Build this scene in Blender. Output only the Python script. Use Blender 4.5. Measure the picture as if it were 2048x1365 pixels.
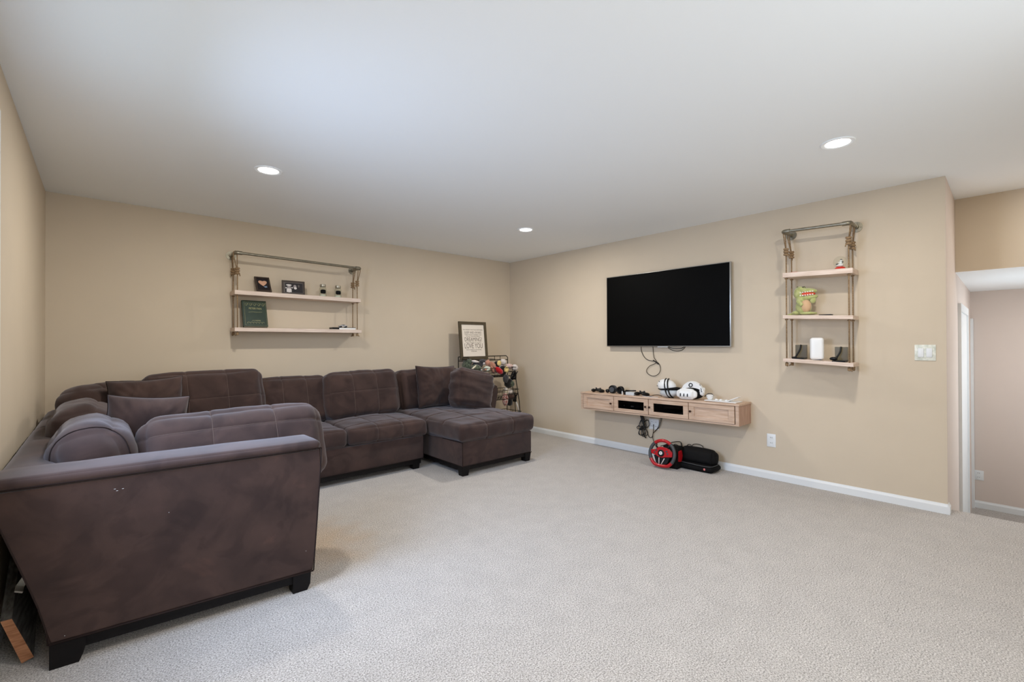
import bpy, bmesh, math, random
from mathutils import Vector, Matrix, noise
random.seed(7)
PI = math.pi
S = bpy.context.scene
COL = S.collection
for o in list(bpy.data.objects):
    bpy.data.objects.remove(o)

# ------------------------------------------------------------------ camera, world, lights, exposure
F_PX = 915.0
fa, pitch, roll = math.radians(48.0), 0.0052, 0.0033
fw = Vector((math.cos(fa)*math.cos(pitch), math.sin(fa)*math.cos(pitch), math.sin(pitch)))
rt = Vector((math.sin(fa), -math.cos(fa), 0))
up = rt.cross(fw)
r2 = rt*math.cos(roll) - up*math.sin(roll)
u2 = up*math.cos(roll) + rt*math.sin(roll)
cd = bpy.data.cameras.new('camera')
cam = bpy.data.objects.new('camera', cd)
COL.objects.link(cam)
cd.sensor_width = 36.0
cd.lens = F_PX/2048*36.0
cd.clip_start = 0.05
M = Matrix((r2, u2, -fw)).transposed().to_4x4()
M.translation = (0, 0, 1.24)
cam.matrix_world = M
S.camera = cam

W = bpy.data.worlds.new('world')
S.world = W
W.use_nodes = True
bg = W.node_tree.nodes['Background']
bg.inputs[0].default_value = (0.75, 0.87, 1.0, 1)
bg.inputs[1].default_value = 2.0
S.view_settings.view_transform = 'Standard'
S.view_settings.look = 'None'
S.view_settings.gamma = 1
S.view_settings.use_curve_mapping = False
S.view_settings.exposure = 0.06

def area(name, loc, rot, sx, sy, power, col, shape='RECTANGLE', spread=PI):
    l = bpy.data.lights.new(name, 'AREA')
    l.shape = shape; l.size = sx
    if shape in ('RECTANGLE', 'ELLIPSE'): l.size_y = sy
    l.energy = power; l.color = col; l.spread = spread
    o = bpy.data.objects.new(name, l); COL.objects.link(o)
    o.location = loc; o.rotation_euler = rot
    return o
# daylight through the window behind the camera, the left one and an added hall window
area('window_daylight', (1.3, -1.00, 1.42), (PI/2-0.1, 0, 0), 2.3, 1.35, 25, (1.0, 0.98, 0.96))
area('side_window_daylight', (-0.45, 2.22, 1.53), (0, -PI/2+0.45, 0), 1.15, 0.98, 46, (0.50, 0.67, 1.0), spread=2.4)
area('added_hall_light', (6.1, -1.00, 0.85), (PI/2, 0, 0), 1.3, 1.2, 11, (0.98, 0.97, 1.0))  # area light added to brighten the return wall
DOWN = 20.5
HALL = 5.0

# ------------------------------------------------------------------ helpers
WM = {}
def root(name, label, cat, loc, rotz=0, group=None, rot=None):
    o = bpy.data.objects.new(name, None); COL.objects.link(o)
    o.empty_display_size = 0.1
    o.location = loc
    o.rotation_euler = rot if rot else (0, 0, rotz)
    o['label'] = label; o['category'] = cat
    if group: o['group'] = group
    from mathutils import Euler
    WM[o.name] = Matrix.Translation(Vector(loc)) @ Euler(o.rotation_euler).to_matrix().to_4x4()
    return o
def obj(name, bm, mat, parent=None, local=False, smooth=None, loc=None):
    """bm in world coordinates (or root-local when local=True)"""
    me = bpy.data.meshes.new(name)
    if parent is not None and not local:
        bm.transform(WM[parent.name].inverted())
    if parent is None and loc is not None and not local:
        bm.transform(Matrix.Translation(-Vector(loc)))
    bmesh.ops.recalc_face_normals(bm, faces=bm.faces)
    if smooth is not None:
        for f in bm.faces: f.smooth = True
    bm.to_mesh(me); bm.free()
    if smooth is not None and smooth < PI:
        me.set_sharp_from_angle(angle=smooth)
    for m_ in (mat if isinstance(mat, (list, tuple)) else [mat]):
        me.materials.append(m_)
    o = bpy.data.objects.new(name, me); COL.objects.link(o)
    if parent is not None:
        o.parent = parent
        WM[o.name] = WM[parent.name]
    elif loc is not None:
        o.location = loc
        WM[o.name] = Matrix.Translation(Vector(loc))
    else:
        WM[o.name] = Matrix.Identity(4)
    return o
STUFF = ('stitching', 'piping', 'gold_ornament', 'lint_speck', 'teeth', 'port', 'slot')
def tag(o, label, cat, group=None):
    o['label'] = label; o['category'] = cat
    if group: o['group'] = group
    return o
def struct(name, bm, mat, smooth=None):
    o = obj(name, bm, mat, smooth=smooth); o['kind'] = 'structure'; return o
SM = math.radians(35)

def B(): return bmesh.new()
def xf(loc=(0,0,0), rot=(0,0,0), sc=(1,1,1)):
    from mathutils import Euler
    return Matrix.LocRotScale(Vector(loc), Euler(rot), Vector(sc))
def box(bm, x0, x1, y0, y1, z0, z1, bev=0, seg=1, mtx=None, mi=0):
    r = bmesh.ops.create_cube(bm, size=1)
    vs = r['verts']
    bmesh.ops.transform(bm, matrix=xf(((x0+x1)/2, (y0+y1)/2, (z0+z1)/2), sc=(x1-x0, y1-y0, z1-z0)), verts=vs)
    fs = {f for v in vs for f in v.link_faces}
    if bev > 0:
        es = list({e for v in vs for e in v.link_edges})
        rr = bmesh.ops.bevel(bm, geom=es, offset=bev, segments=seg, affect='EDGES', profile=0.5)
        vs = list({v for f in rr['faces'] for v in f.verts} | {v for v in vs if v.is_valid})
        fs = {f for v in vs for f in v.link_faces}
    if mi:
        for f in fs: f.material_index = mi
    if mtx is not None:
        bmesh.ops.transform(bm, matrix=mtx, verts=list(vs))
    return list(vs)
def prism(bm, pts, axis, a, b, mi=0):
    """polygon pts (2D) extruded along axis from a to b"""
    def P(p, t):
        if axis == 0: return (t, p[0], p[1])
        if axis == 1: return (p[0], t, p[1])
        return (p[0], p[1], t)
    A = [bm.verts.new(P(p, a)) for p in pts]; Bv = [bm.verts.new(P(p, b)) for p in pts]
    n = len(pts)
    fs = [bm.faces.new(A), bm.faces.new(Bv[::-1])]
    for i in range(n):
        fs.append(bm.faces.new((A[i], Bv[i], Bv[(i+1) % n], A[(i+1) % n])))
    for f in fs: f.material_index = mi
    return A+Bv
def cyl(bm, p0, p1, r0, r1=None, n=16, cap=True, mi=0):
    if r1 is None: r1 = r0
    p0 = Vector(p0); p1 = Vector(p1); d = p1-p0
    q = d.to_track_quat('Z', 'Y').to_matrix()
    ra, rb = [], []
    for i in range(n):
        a = 2*PI*i/n; v = q @ Vector((math.cos(a), math.sin(a), 0))
        ra.append(bm.verts.new(p0+v*r0)); rb.append(bm.verts.new(p1+v*r1))
    fs = [bm.faces.new((ra[i], ra[(i+1) % n], rb[(i+1) % n], rb[i])) for i in range(n)]
    if cap: fs += [bm.faces.new(ra[::-1]), bm.faces.new(rb)]
    for f in fs: f.material_index = mi
    return ra+rb
def catmull(pts, sub=6, closed=False):
    pts = [Vector(p) for p in pts]; n = len(pts); out = []
    rng = n if closed else n-1
    for i in range(rng):
        if closed: p = [pts[(i+k-1) % n] for k in range(4)]
        else: p = [pts[max(0, i-1)], pts[i], pts[i+1], pts[min(n-1, i+2)]]
        for s in range(sub):
            t = s/sub
            out.append(0.5*((2*p[1])+(-p[0]+p[2])*t+(2*p[0]-5*p[1]+4*p[2]-p[3])*t*t+(-p[0]+3*p[1]-3*p[2]+p[3])*t**3))
    if not closed: out.append(pts[-1])
    return out
def tube(bm, pts, r, n=8, closed=False, smooth=0, mi=0):
    if smooth: pts = catmull(pts, smooth, closed)
    pts = [Vector(p) for p in pts]; m = len(pts)
    rings = []; ref = None
    for i, p in enumerate(pts):
        if closed: d = pts[(i+1) % m]-pts[i-1]
        else: d = pts[min(m-1, i+1)]-pts[max(0, i-1)]
        if d.length < 1e-9: d = Vector((0, 0, 1))
        d.normalize()
        if ref is None:
            ref = d.orthogonal().normalized()
        ref = (ref-d*ref.dot(d))
        if ref.length < 1e-6: ref = d.orthogonal()
        ref.normalize()
        b = d.cross(ref)
        rr = r(i/(m-1)) if callable(r) else r
        rings.append([bm.verts.new(p+(ref*math.cos(2*PI*k/n)+b*math.sin(2*PI*k/n))*rr) for k in range(n)])
    fs = []
    for i in range(m if closed else m-1):
        A, C = rings[i], rings[(i+1) % m]
        for k in range(n):
            fs.append(bm.faces.new((A[k], A[(k+1) % n], C[(k+1) % n], C[k])))
    if not closed:
        fs.append(bm.faces.new(rings[0][::-1])); fs.append(bm.faces.new(rings[-1]))
    for f in fs: f.material_index = mi
def lathe(bm, prof, n=32, mtx=None, mi=0):
    """prof list of (r,z) around local z"""
    rings = []; new = []
    for r, z in prof:
        if r < 1e-5:
            v = bm.verts.new((0, 0, z)); rings.append([v]); new.append(v)
        else:
            rg = [bm.verts.new((r*math.cos(2*PI*i/n), r*math.sin(2*PI*i/n), z)) for i in range(n)]
            rings.append(rg); new += rg
    for A, C in zip(rings, rings[1:]):
        for i in range(n):
            j = (i+1) % n
            if len(A) == 1 and len(C) == 1: continue
            if len(A) == 1: f = bm.faces.new((A[0], C[j], C[i]))
            elif len(C) == 1: f = bm.faces.new((A[i], A[j], C[0]))
            else: f = bm.faces.new((A[i], A[j], C[j], C[i]))
            f.material_index = mi
    if mtx is not None: bmesh.ops.transform(bm, matrix=mtx, verts=new)
    return new
def blob(bm, c, r, rot=(0, 0, 0), amp=0.0, fr=6.0, sub=3, seed=0, mi=0):
    """ellipsoid with noise"""
    rr = bmesh.ops.create_icosphere(bm, subdivisions=sub, radius=1)
    vs = rr['verts']
    for v in vs:
        d = v.co.normalized()
        k = 1+amp*noise.noise(d*fr/3+Vector((seed*3.1, seed, 0)))
        v.co = d*k
    r = (r, r, r) if not isinstance(r, (tuple, list)) else r
    bmesh.ops.transform(bm, matrix=xf(c, rot, r), verts=vs)
    for v in vs:
        for f in v.link_faces: f.material_index = mi
    return vs
def ring(c, R, ax, n=40, a0=0, a1=2*PI, ex=None):
    """arc points: ax=(u,v) vectors"""
    u, v = Vector(ax[0]), Vector(ax[1]); c = Vector(c)
    return [c+u*R*math.cos(a0+(a1-a0)*i/n)+v*R*math.sin(a0+(a1-a0)*i/n) for i in range(n if abs(a1-a0-2*PI) < 1e-6 else n+1)]
FONT = None
def text(body, size, mtx, mat, parent, name='lettering', ext=0.0004, align='CENTER', sx=1.0):
    cu = bpy.data.curves.new(name, 'FONT')
    cu.body = body; cu.size = size; cu.extrude = ext; cu.align_x = align; cu.align_y = 'CENTER'; cu.resolution_u = 3
    t = bpy.data.objects.new('tmp', cu); COL.objects.link(t)
    dg = bpy.context.evaluated_depsgraph_get()
    me = bpy.data.meshes.new_from_object(t.evaluated_get(dg))
    bpy.data.objects.remove(t)
    bm = B(); bm.from_mesh(me); bpy.data.meshes.remove(me)
    bm.transform(mtx @ Matrix.Diagonal((sx, 1, 1, 1)))
    return obj(name, bm, mat, parent)

# ------------------------------------------------------------------ materials
def lin(c):
    return tuple(((v/255)/12.92 if v/255 <= 0.04045 else (((v/255)+0.055)/1.055)**2.4) for v in c)
def mat(name, rgb, rough=0.6, metal=0.0, var=0.0, vscale=8.0, bump=0.0, bscale=60.0, sheen=0.0, sheentint=(1, 1, 1), emit=None, spec=0.5, coat=0.0, srgb=True, rgb2=None, stretch=(1, 1, 1), detail=3.0, trans=0.0, ior=1.45, sheenrough=0.4, lo=0.35, hi=0.65):
    m = bpy.data.materials.new(name); m.use_nodes = True
    nt = m.node_tree; N = nt.nodes; L = nt.links; p = N['Principled BSDF']
    c = lin(rgb) if srgb else rgb
    p.inputs['Base Color'].default_value = (*c, 1)
    p.inputs['Roughness'].default_value = rough
    p.inputs['Metallic'].default_value = metal
    p.inputs['Specular IOR Level'].default_value = spec
    p.inputs['Coat Weight'].default_value = coat
    p.inputs['Transmission Weight'].default_value = trans
    p.inputs['IOR'].default_value = ior
    if sheen:
        p.inputs['Sheen Weight'].default_value = sheen
        p.inputs['Sheen Tint'].default_value = (*sheentint, 1)
        p.inputs['Sheen Roughness'].default_value = sheenrough
    if emit:
        p.inputs['Emission Color'].default_value = (*emit[0], 1); p.inputs['Emission Strength'].default_value = emit[1]
    if var or bump or rgb2:
        tc = N.new('ShaderNodeTexCoord'); mp = N.new('ShaderNodeMapping')
        mp.inputs['Scale'].default_value = stretch
        L.new(tc.outputs['Object'], mp.inputs[0])
    if var or rgb2:
        nz = N.new('ShaderNodeTexNoise'); nz.inputs['Scale'].default_value = vscale; nz.inputs['Detail'].default_value = detail
        L.new(mp.outputs[0], nz.inputs['Vector'])
        cr = N.new('ShaderNodeValToRGB')
        if rgb2: c1, c2 = c, lin(rgb2) if srgb else rgb2
        else: c1 = tuple(v*(1-var) for v in c); c2 = tuple(min(1, v*(1+var)) for v in c)
        cr.color_ramp.elements[0].color = (*c1, 1); cr.color_ramp.elements[1].color = (*c2, 1)
        cr.color_ramp.elements[0].position = lo; cr.color_ramp.elements[1].position = hi
        L.new(nz.outputs['Fac'], cr.inputs[0]); L.new(cr.outputs[0], p.inputs['Base Color'])
    if bump:
        nb = N.new('ShaderNodeTexNoise'); nb.inputs['Scale'].default_value = bscale; nb.inputs['Detail'].default_value = 3
        L.new(mp.outputs[0], nb.inputs['Vector'])
        bp = N.new('ShaderNodeBump'); bp.inputs['Strength'].default_value = bump; bp.inputs['Distance'].default_value = 0.01
        L.new(nb.outputs['Fac'], bp.inputs['Height']); L.new(bp.outputs[0], p.inputs['Normal'])
    return m
m_wall = mat('wall_paint', (205, 190, 168), 0.7, var=0.012, vscale=3, bump=0.03, bscale=220, spec=0.3)
m_hall = mat('hall_paint', (214, 200, 190), 0.7, var=0.01, vscale=3, spec=0.3)
m_ceil = mat('ceiling_paint', (246, 249, 250), 0.85, bump=0.02, bscale=160, spec=0.2)
m_trim = mat('white_trim_paint', (226, 228, 228), 0.4)
m_suede = mat('brown_microfiber', (53, 40, 36), 0.85, rgb2=(70, 53, 47), vscale=6, detail=7, bump=0.04, bscale=400, sheen=0.24, sheentint=(0.95, 0.94, 1.0), spec=0.12, sheenrough=0.5, lo=0.3, hi=0.7)
def nap(m):
    nt = m.node_tree; N = nt.nodes; L = nt.links; p = N['Principled BSDF']
    src = p.inputs['Base Color'].links[0].from_socket
    mp = [n for n in N if n.type == 'MAPPING'][0]
    n = N.new('ShaderNodeTexNoise'); n.inputs['Scale'].default_value = 4.2; n.inputs['Detail'].default_value = 5; n.inputs['Distortion'].default_value = 1.6
    L.new(mp.outputs[0], n.inputs['Vector'])
    cr = N.new('ShaderNodeValToRGB'); e = cr.color_ramp.elements
    e[0].position = .40; e[0].color = (.78, .78, .80, 1); e[1].position = .50; e[1].color = (1, 1, 1, 1)
    k = e.new(.62); k.color = (1, 1, 1, 1); k = e.new(.72); k.color = (1.26, 1.18, 1.15, 1)
    L.new(n.outputs['Fac'], cr.inputs[0])
    mx = N.new('ShaderNodeMix'); mx.data_type = 'RGBA'; mx.blend_type = 'MULTIPLY'; mx.inputs[0].default_value = 1
    L.new(src, mx.inputs[6]); L.new(cr.outputs[0], mx.inputs[7]); L.new(mx.outputs[2], p.inputs['Base Color'])
nap(m_suede)
m_seam = mat('stitching_thread', (104, 88, 80), 0.8, spec=0.1)
m_pipe = mat('piping_fabric', (40, 31, 29), 0.8, sheen=0.0, spec=0.1)
m_wood_dk = mat('espresso_wood', (12, 9, 10), 0.5, spec=.25, var=0.2, vscale=20, stretch=(1, 1, 8))
m_black = mat('black_plastic', (12, 12, 13), 0.4, spec=.35)
m_blackm = mat('black_matte', (14, 13, 13), 0.8, spec=.2)
m_white = mat('white_plastic', (232, 232, 230), 0.35)
m_grey = mat('light_grey_plastic', (196, 200, 202), 0.4)
m_dgrey = mat('dark_grey_plastic', (62, 64, 66), 0.5)
m_red = mat('red_plastic', (168, 16, 26), 0.3, coat=0.3)
m_chrome = mat('chrome', (215, 215, 215), 0.15, metal=1)
m_iron = mat('galvanized_pipe', (138, 132, 116), 0.36, metal=0.75, var=0.15, vscale=30)
m_rope = mat('jute_rope', (166, 138, 104), 0.9, rgb2=(122, 98, 70), vscale=90, bump=0.5, bscale=260, stretch=(1, 1, 2))
m_board = mat('whitewashed_pine', (226, 208, 194), 0.65, rgb2=(204, 182, 164), vscale=9, stretch=(1, 1, 10), detail=5, bump=0.05, bscale=60)
m_board2 = mat('whitewashed_pine_side', (226, 208, 194), 0.65, rgb2=(204, 182, 164), vscale=9, stretch=(1, 1, 10), detail=5, bump=0.05, bscale=60)
m_oak = mat('light_oak_laminate', (204, 178, 156), 0.55, rgb2=(182, 152, 128), vscale=7, stretch=(6, 0.8, 10), detail=5)
m_oak_side = mat('light_oak_side_grain', (186, 154, 134), 0.55, rgb2=(160, 126, 108), vscale=7, stretch=(10, 3, 0.8), detail=5)
m_screen = mat('tv_screen_glass', (2, 2, 2), 0.55, spec=0.08)
m_silver = mat('brushed_silver', (170, 168, 162), 0.35, metal=0.8)
m_bronze = mat('dark_bronze_knob', (52, 34, 28), 0.35, metal=0.7)
m_cable = mat('black_cable', (20, 18, 16), 0.55)
m_glassdk = mat('smoked_glass', (30, 30, 30), 0.05, spec=0.6)
m_lens = mat('lamp_lens', (255, 255, 250), 0.5, emit=((1.0, 0.97, 0.92), 9.0))

def glass(name, tint=(1, 1, 1), alpha_mix=0.85, rough=0.02):
    m = bpy.data.materials.new(name); m.use_nodes = True
    nt = m.node_tree; N = nt.nodes; L = nt.links
    N.remove(N['Principled BSDF'])
    out = N['Material Output']
    t = N.new('ShaderNodeBsdfTransparent'); t.inputs[0].default_value = (*tint, 1)
    g = N.new('ShaderNodeBsdfGlossy'); g.inputs['Roughness'].default_value = rough
    fr = N.new('ShaderNodeFresnel'); fr.inputs[0].default_value = 1.5
    gm = N.new('ShaderNodeNewGeometry')
    mf = N.new('ShaderNodeMath'); mf.operation = 'SUBTRACT'; mf.inputs[0].default_value = 1.0
    L.new(gm.outputs['Backfacing'], mf.inputs[1])
    m3 = N.new('ShaderNodeMath'); m3.operation = 'MULTIPLY'
    L.new(fr.outputs[0], m3.inputs[0]); L.new(mf.outputs[0], m3.inputs[1])
    m4 = N.new('ShaderNodeMath'); m4.operation = 'MULTIPLY'; m4.inputs[1].default_value = alpha_mix
    L.new(m3.outputs[0], m4.inputs[0])
    mx = N.new('ShaderNodeMixShader')
    L.new(m4.outputs[0], mx.inputs[0]); L.new(t.outputs[0], mx.inputs[1]); L.new(g.outputs[0], mx.inputs[2])
    L.new(mx.outputs[0], out.inputs[0])
    return m
m_glass = glass('clear_glass', (0.95, 0.96, 0.94))
m_pane = glass('window_glass', (0.97, 0.98, 0.98))
m_smokepane = glass('smoked_glass_pane', (0.42, 0.42, 0.42), 0.8, 0.03)
m_smoke = glass('smoked_acrylic', (0.52, 0.51, 0.44), 0.35, 0.25)

def carpet():
    m = bpy.data.materials.new('carpet_pile'); m.use_nodes = True
    nt = m.node_tree; N = nt.nodes; L = nt.links; p = N['Principled BSDF']
    p.inputs['Roughness'].default_value = 0.95; p.inputs['Specular IOR Level'].default_value = 0.1
    p.inputs['Sheen Weight'].default_value = 0.25; p.inputs['Sheen Roughness'].default_value = 0.5
    g = N.new('ShaderNodeNewGeometry')
    def nz(sc, det, rough=0.5):
        n = N.new('ShaderNodeTexNoise'); n.inputs['Scale'].default_value = sc; n.inputs['Detail'].default_value = det
        n.inputs['Roughness'].default_value = rough
        L.new(g.outputs['Position'], n.inputs['Vector']); return n
    fine = nz(165, 3, 0.7)
    cr = N.new('ShaderNodeValToRGB')
    e = cr.color_ramp.elements
    e[0].position = 0.30; e[0].color = (*lin((85, 80, 74)), 1)
    e[1].position = 0.62; e[1].color = (*lin((215, 209, 203)), 1)
    k = cr.color_ramp.elements.new(0.46); k.color = (*lin((167, 160, 153)), 1)
    L.new(fine.outputs['Fac'], cr.inputs[0])
    # large, soft footprint and vacuum mottling
    big = nz(7, 5, 0.7)
    mr = N.new('ShaderNodeMapRange'); mr.inputs['From Min'].default_value = 0.35; mr.inputs['From Max'].default_value = 0.65
    mr.inputs['To Min'].default_value = 0.93; mr.inputs['To Max'].default_value = 1.04
    L.new(big.outputs['Fac'], mr.inputs[0])
    mul = N.new('ShaderNodeVectorMath'); mul.operation = 'SCALE'
    L.new(cr.outputs[0], mul.inputs[0]); L.new(mr.outputs[0], mul.inputs['Scale'])
    # warm tan light cast painted into the carpet in front of the near sofa section
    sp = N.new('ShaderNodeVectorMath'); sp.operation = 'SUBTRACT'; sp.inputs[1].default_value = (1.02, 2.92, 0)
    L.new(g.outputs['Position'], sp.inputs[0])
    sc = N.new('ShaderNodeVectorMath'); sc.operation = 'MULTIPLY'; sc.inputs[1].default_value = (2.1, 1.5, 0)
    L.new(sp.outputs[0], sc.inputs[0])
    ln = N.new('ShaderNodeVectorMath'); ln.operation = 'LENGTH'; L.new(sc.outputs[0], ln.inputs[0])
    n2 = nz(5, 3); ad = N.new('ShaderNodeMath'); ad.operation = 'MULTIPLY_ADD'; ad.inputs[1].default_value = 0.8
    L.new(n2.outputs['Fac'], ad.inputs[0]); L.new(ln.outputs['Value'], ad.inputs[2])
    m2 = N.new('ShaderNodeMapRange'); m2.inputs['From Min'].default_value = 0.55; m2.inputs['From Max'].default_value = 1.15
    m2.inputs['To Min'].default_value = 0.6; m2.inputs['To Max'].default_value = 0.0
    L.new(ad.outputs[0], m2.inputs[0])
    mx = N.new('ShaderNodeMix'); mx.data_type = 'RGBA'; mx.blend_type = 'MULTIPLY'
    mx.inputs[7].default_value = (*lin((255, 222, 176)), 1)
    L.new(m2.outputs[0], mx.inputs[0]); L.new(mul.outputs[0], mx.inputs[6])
    L.new(mx.outputs[2], p.inputs['Base Color'])
    bp = N.new('ShaderNodeBump'); bp.inputs['Strength'].default_value = 0.6; bp.inputs['Distance'].default_value = 0.012
    L.new(fine.outputs['Fac'], bp.inputs['Height']); L.new(bp.outputs[0], p.inputs['Normal'])
    return m
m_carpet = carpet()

# ------------------------------------------------------------------ room shell
XL, XB, YA, YB, ZC = -0.318, 4.532, 5.079, -0.87, 2.44
XS, XH, XF, ZS, ZH = 4.68, 5.356, 7.56, 1.826, -0.68     # stair edge, header, far hall wall, soffit, lower floor
T = 0.12
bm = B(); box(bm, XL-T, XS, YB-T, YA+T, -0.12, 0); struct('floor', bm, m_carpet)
bm = B()
cyl(bm, (XS-0.004, YB, -0.016), (XS-0.004, 0.30, -0.016), 0.016, n=12); struct('trim_1', bm, m_carpet, smooth=SM)
bm = B(); box(bm, XL-T, XH, YB-T, YA+T, ZC, ZC+0.1); struct('ceiling', bm, m_ceil)
bm = B(); box(bm, XL-T, XB+T, YA, YA+T, 0, ZC); struct('wall_back', bm, m_wall)
# tv wall and the return around its end are one piece of drywall; two paints
bm = B(); prism(bm, [(XB, YA), (XB, 0.355), (XB+0.14, 0.50), (XB+0.14, YA)], 2, 0, ZC); struct('wall_right', bm, m_wall)
bm = B(); prism(bm, [(XB+0.0005, 0.354), (XF, 0.386), (XF, 0.51), (XB+0.10, 0.51)], 2, ZH, ZC); struct('wall_return', bm, m_hall)
# left wall with a window beside the camera
def wall_open_x(name, x0, x1, ya, yb, z1, oy0, oy1, oz0, oz1, m):
    bm = B()
    box(bm, x0, x1, ya, oy0, 0, z1); box(bm, x0, x1, oy1, yb, 0, z1)
    box(bm, x0, x1, oy0, oy1, 0, oz0); box(bm, x0, x1, oy0, oy1, oz1, z1)
    return struct(name, bm, m)
wall_open_x('wall_left', XL-T, XL, YB-T, YA+T, ZC, 1.70, 2.74, 0.93, 2.12, m_wall)
bm = B()
box(bm, XL-T, 0.10, YB-T, YB, 0, ZC); box(bm, 2.50, 5.40, YB-T, YB, ZH, ZC); box(bm, 6.80, XF+T, YB-T, YB, ZH, ZC)
box(bm, 0.10, 2.50, YB-T, YB, 0, 0.72); box(bm, 0.10, 2.50, YB-T, YB, 2.12, ZC)
box(bm, 5.40, 6.80, YB-T, YB, ZH, 0.20); box(bm, 5.40, 6.80, YB-T, YB, 1.50, ZC)
struct('wall_front', bm, m_wall)
def window(name, a0, a1, z0, z1, c, ax, sill=.05, side=.06):
    bm = B(); w = 0.05
    def bx(u0, u1, v0, v1, d0, d1, bmm):
        if ax == 1: box(bmm, u0, u1, c+d0, c+d1, v0, v1)
        else: box(bmm, c+d0, c+d1, u0, u1, v0, v1)
    bx(a0, a1, z0, z0+w, -.10, -.03, bm); bx(a0, a1, z1-w, z1, -.10, -.03, bm)
    bx(a0, a0+w, z0+w, z1-w, -.10, -.03, bm); bx(a1-w, a1, z0+w, z1-w, -.10, -.03, bm)
    mid = (a0+a1)/2
    bx(mid-w/2, mid+w/2, z0+w, z1-w, -.09, -.04, bm)
    o = struct(name, bm, m_trim)
    bm = B(); bx(a0+w, a1-w, z0+w, z1-w, -.068, -.064, bm); obj('pane', bm, m_pane, o)
    bm = B()
    bx(a0-side, a1+side, z1, z1+.07, 0, .018, bm); bx(a0-side, a1+side, z0-.04, z0, 0, sill, bm)
    bx(a0-side, a0, z0, z1, 0, .018, bm); bx(a1, a1+side, z0, z1, 0, .018, bm)
    obj('window_casing', bm, m_trim, o)
window('window_1', 0.10, 2.50, 0.72, 2.12, YB, 1)
window('added_hall_window', 5.40, 6.80, 0.20, 1.50, YB, 1)  # unseen window, added so light reaches the return wall
window('window_2', 1.70, 2.74, 0.93, 2.12, XL, 0, sill=.018, side=.02)
# hall beyond the opening: header, soffit, far wall, lower floor, steps
bm = B(); box(bm, XH, XH+0.10, YB, 0.362, ZS+0.001, ZC); struct('wall_header', bm, m_wall)
bm = B(); box(bm, XH, XF, YB, 0.386, ZS, ZS+0.001); box(bm, XH+0.10, XF, YB, 0.386, ZS+0.001, ZS+0.1); struct('ceiling_hall', bm, m_ceil)
bm = B(); box(bm, XF, XF+T, YB-T, 0.6, ZH, ZC); struct('wall_far', bm, m_hall)
bm = B(); box(bm, XS, XF, YB, 0.386, ZH-0.1, ZH); struct('floor_hall', bm, m_carpet)
bm = B(); box(bm, XS-0.05, XS, YB, 0.36, ZH, -0.12)
for i, zt in enumerate((-0.17, -0.34, -0.51)):
    box(bm, XS, XS+0.27*(i+1), YB, 0.355, zt-0.17 if i < 2 else ZH, zt)
struct('stair_steps', bm, m_carpet)
def baseboard(name, pts, h=0.072, t=0.013, mm=m_trim):
    """pts: (x0,y0,x1,y1,nx,ny,z0)"""
    bm = B()
    for (x0, y0, x1, y1, nx, ny, z0) in pts:
        prof = [(0, 0), (t, 0), (t, h*0.72), (t*0.75, h*0.80), (t*0.45, h*0.90), (t*0.3, h), (0, h)]
        A = [bm.verts.new((x0+nx*d, y0+ny*d, z0+z)) for d, z in prof]
        C = [bm.verts.new((x1+nx*d, y1+ny*d, z0+z)) for d, z in prof]
        n = len(prof)
        bm.faces.new(A); bm.faces.new(C[::-1])
        for i in range(n): bm.faces.new((A[i], A[(i+1) % n], C[(i+1) % n], C[i]))
    return struct(name, bm, mm)
baseboard('baseboard_right', [(XB, YA, XB, 0.355, -1, 0, 0)])
baseboard('baseboard_back', [(XL, YA, XB-0.013, YA, 0, -1, 0)])
baseboard('baseboard_left', [(XL, YB, XL, YA-0.013, 1, 0, 0)])
baseboard('baseboard_return', [(XB-0.013, 0.355, XB+0.06, 0.355, 0, -1, 0)])
baseboard('baseboard_far', [(XF, YB, XF, 0.386, -1, 0, ZH)], h=0.082)
# hall door in the return wall, seen almost edge-on
def yr(x): return 0.354+(x-XB)*(0.386-0.354)/(XF-XB)
bm = B()
for x0, x1 in ((5.60, 5.67), (6.62, 6.69)):
    prism(bm, [(x0, yr(x0)), (x1, yr(x1)), (x1, yr(x1)-0.022), (x0, yr(x0)-0.022)], 2, ZH, 1.51)
prism(bm, [(5.60, yr(5.6)), (6.69, yr(6.69)), (6.69, yr(6.69)-0.022), (5.60, yr(5.6)-0.022)], 2, 1.51, 1.58)
d1 = struct('door_1', bm, m_trim)
bm = B(); prism(bm, [(5.67, yr(5.67)-0.001), (6.62, yr(6.62)-0.001), (6.62, yr(6.62)-0.009), (5.67, yr(5.67)-0.009)], 2, ZH+0.01, 1.51)
obj('door_slab', bm, m_trim, d1)
bm = B(); prism(bm, [(XF-0.006, 0.386), (XF-0.07, 0.386), (XF-0.07, 0.362), (XF-0.006, 0.362)], 2, ZH, 1.51)
struct('trim_2', bm, m_trim)

# ------------------------------------------------------------------ recessed ceiling lights
def downlight(x, y, label, pw=DOWN):
    r = root('ceiling_light', label, 'light', (x, y, ZC), group=None)
    bm = B()
    lathe(bm, [(0.062, -0.001), (0.066, -0.004), (0.084, -0.006), (0.088, -0.003), (0.088, 0.0), (0.062, 0.0)], 48)
    obj('trim_ring', bm, m_ceil, r, local=True, smooth=SM)
    bm = B(); lathe(bm, [(0, -0.0035), (0.062, -0.0035), (0.062, -0.001), (0, -0.001)], 48)
    obj('lens', bm, m_lens, r, local=True, smooth=SM)
    l = bpy.data.lights.new('downlight_lamp', 'AREA'); l.shape = 'DISK'; l.size = 0.12
    l.energy = pw; l.color = (1.0, 0.95, 0.88)
    o = bpy.data.objects.new('downlight_lamp', l); COL.objects.link(o); o.location = (x, y, ZC-0.008)
downlight(0.862, 3.463, 'round recessed ceiling light above the left part of the sofa')
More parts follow.
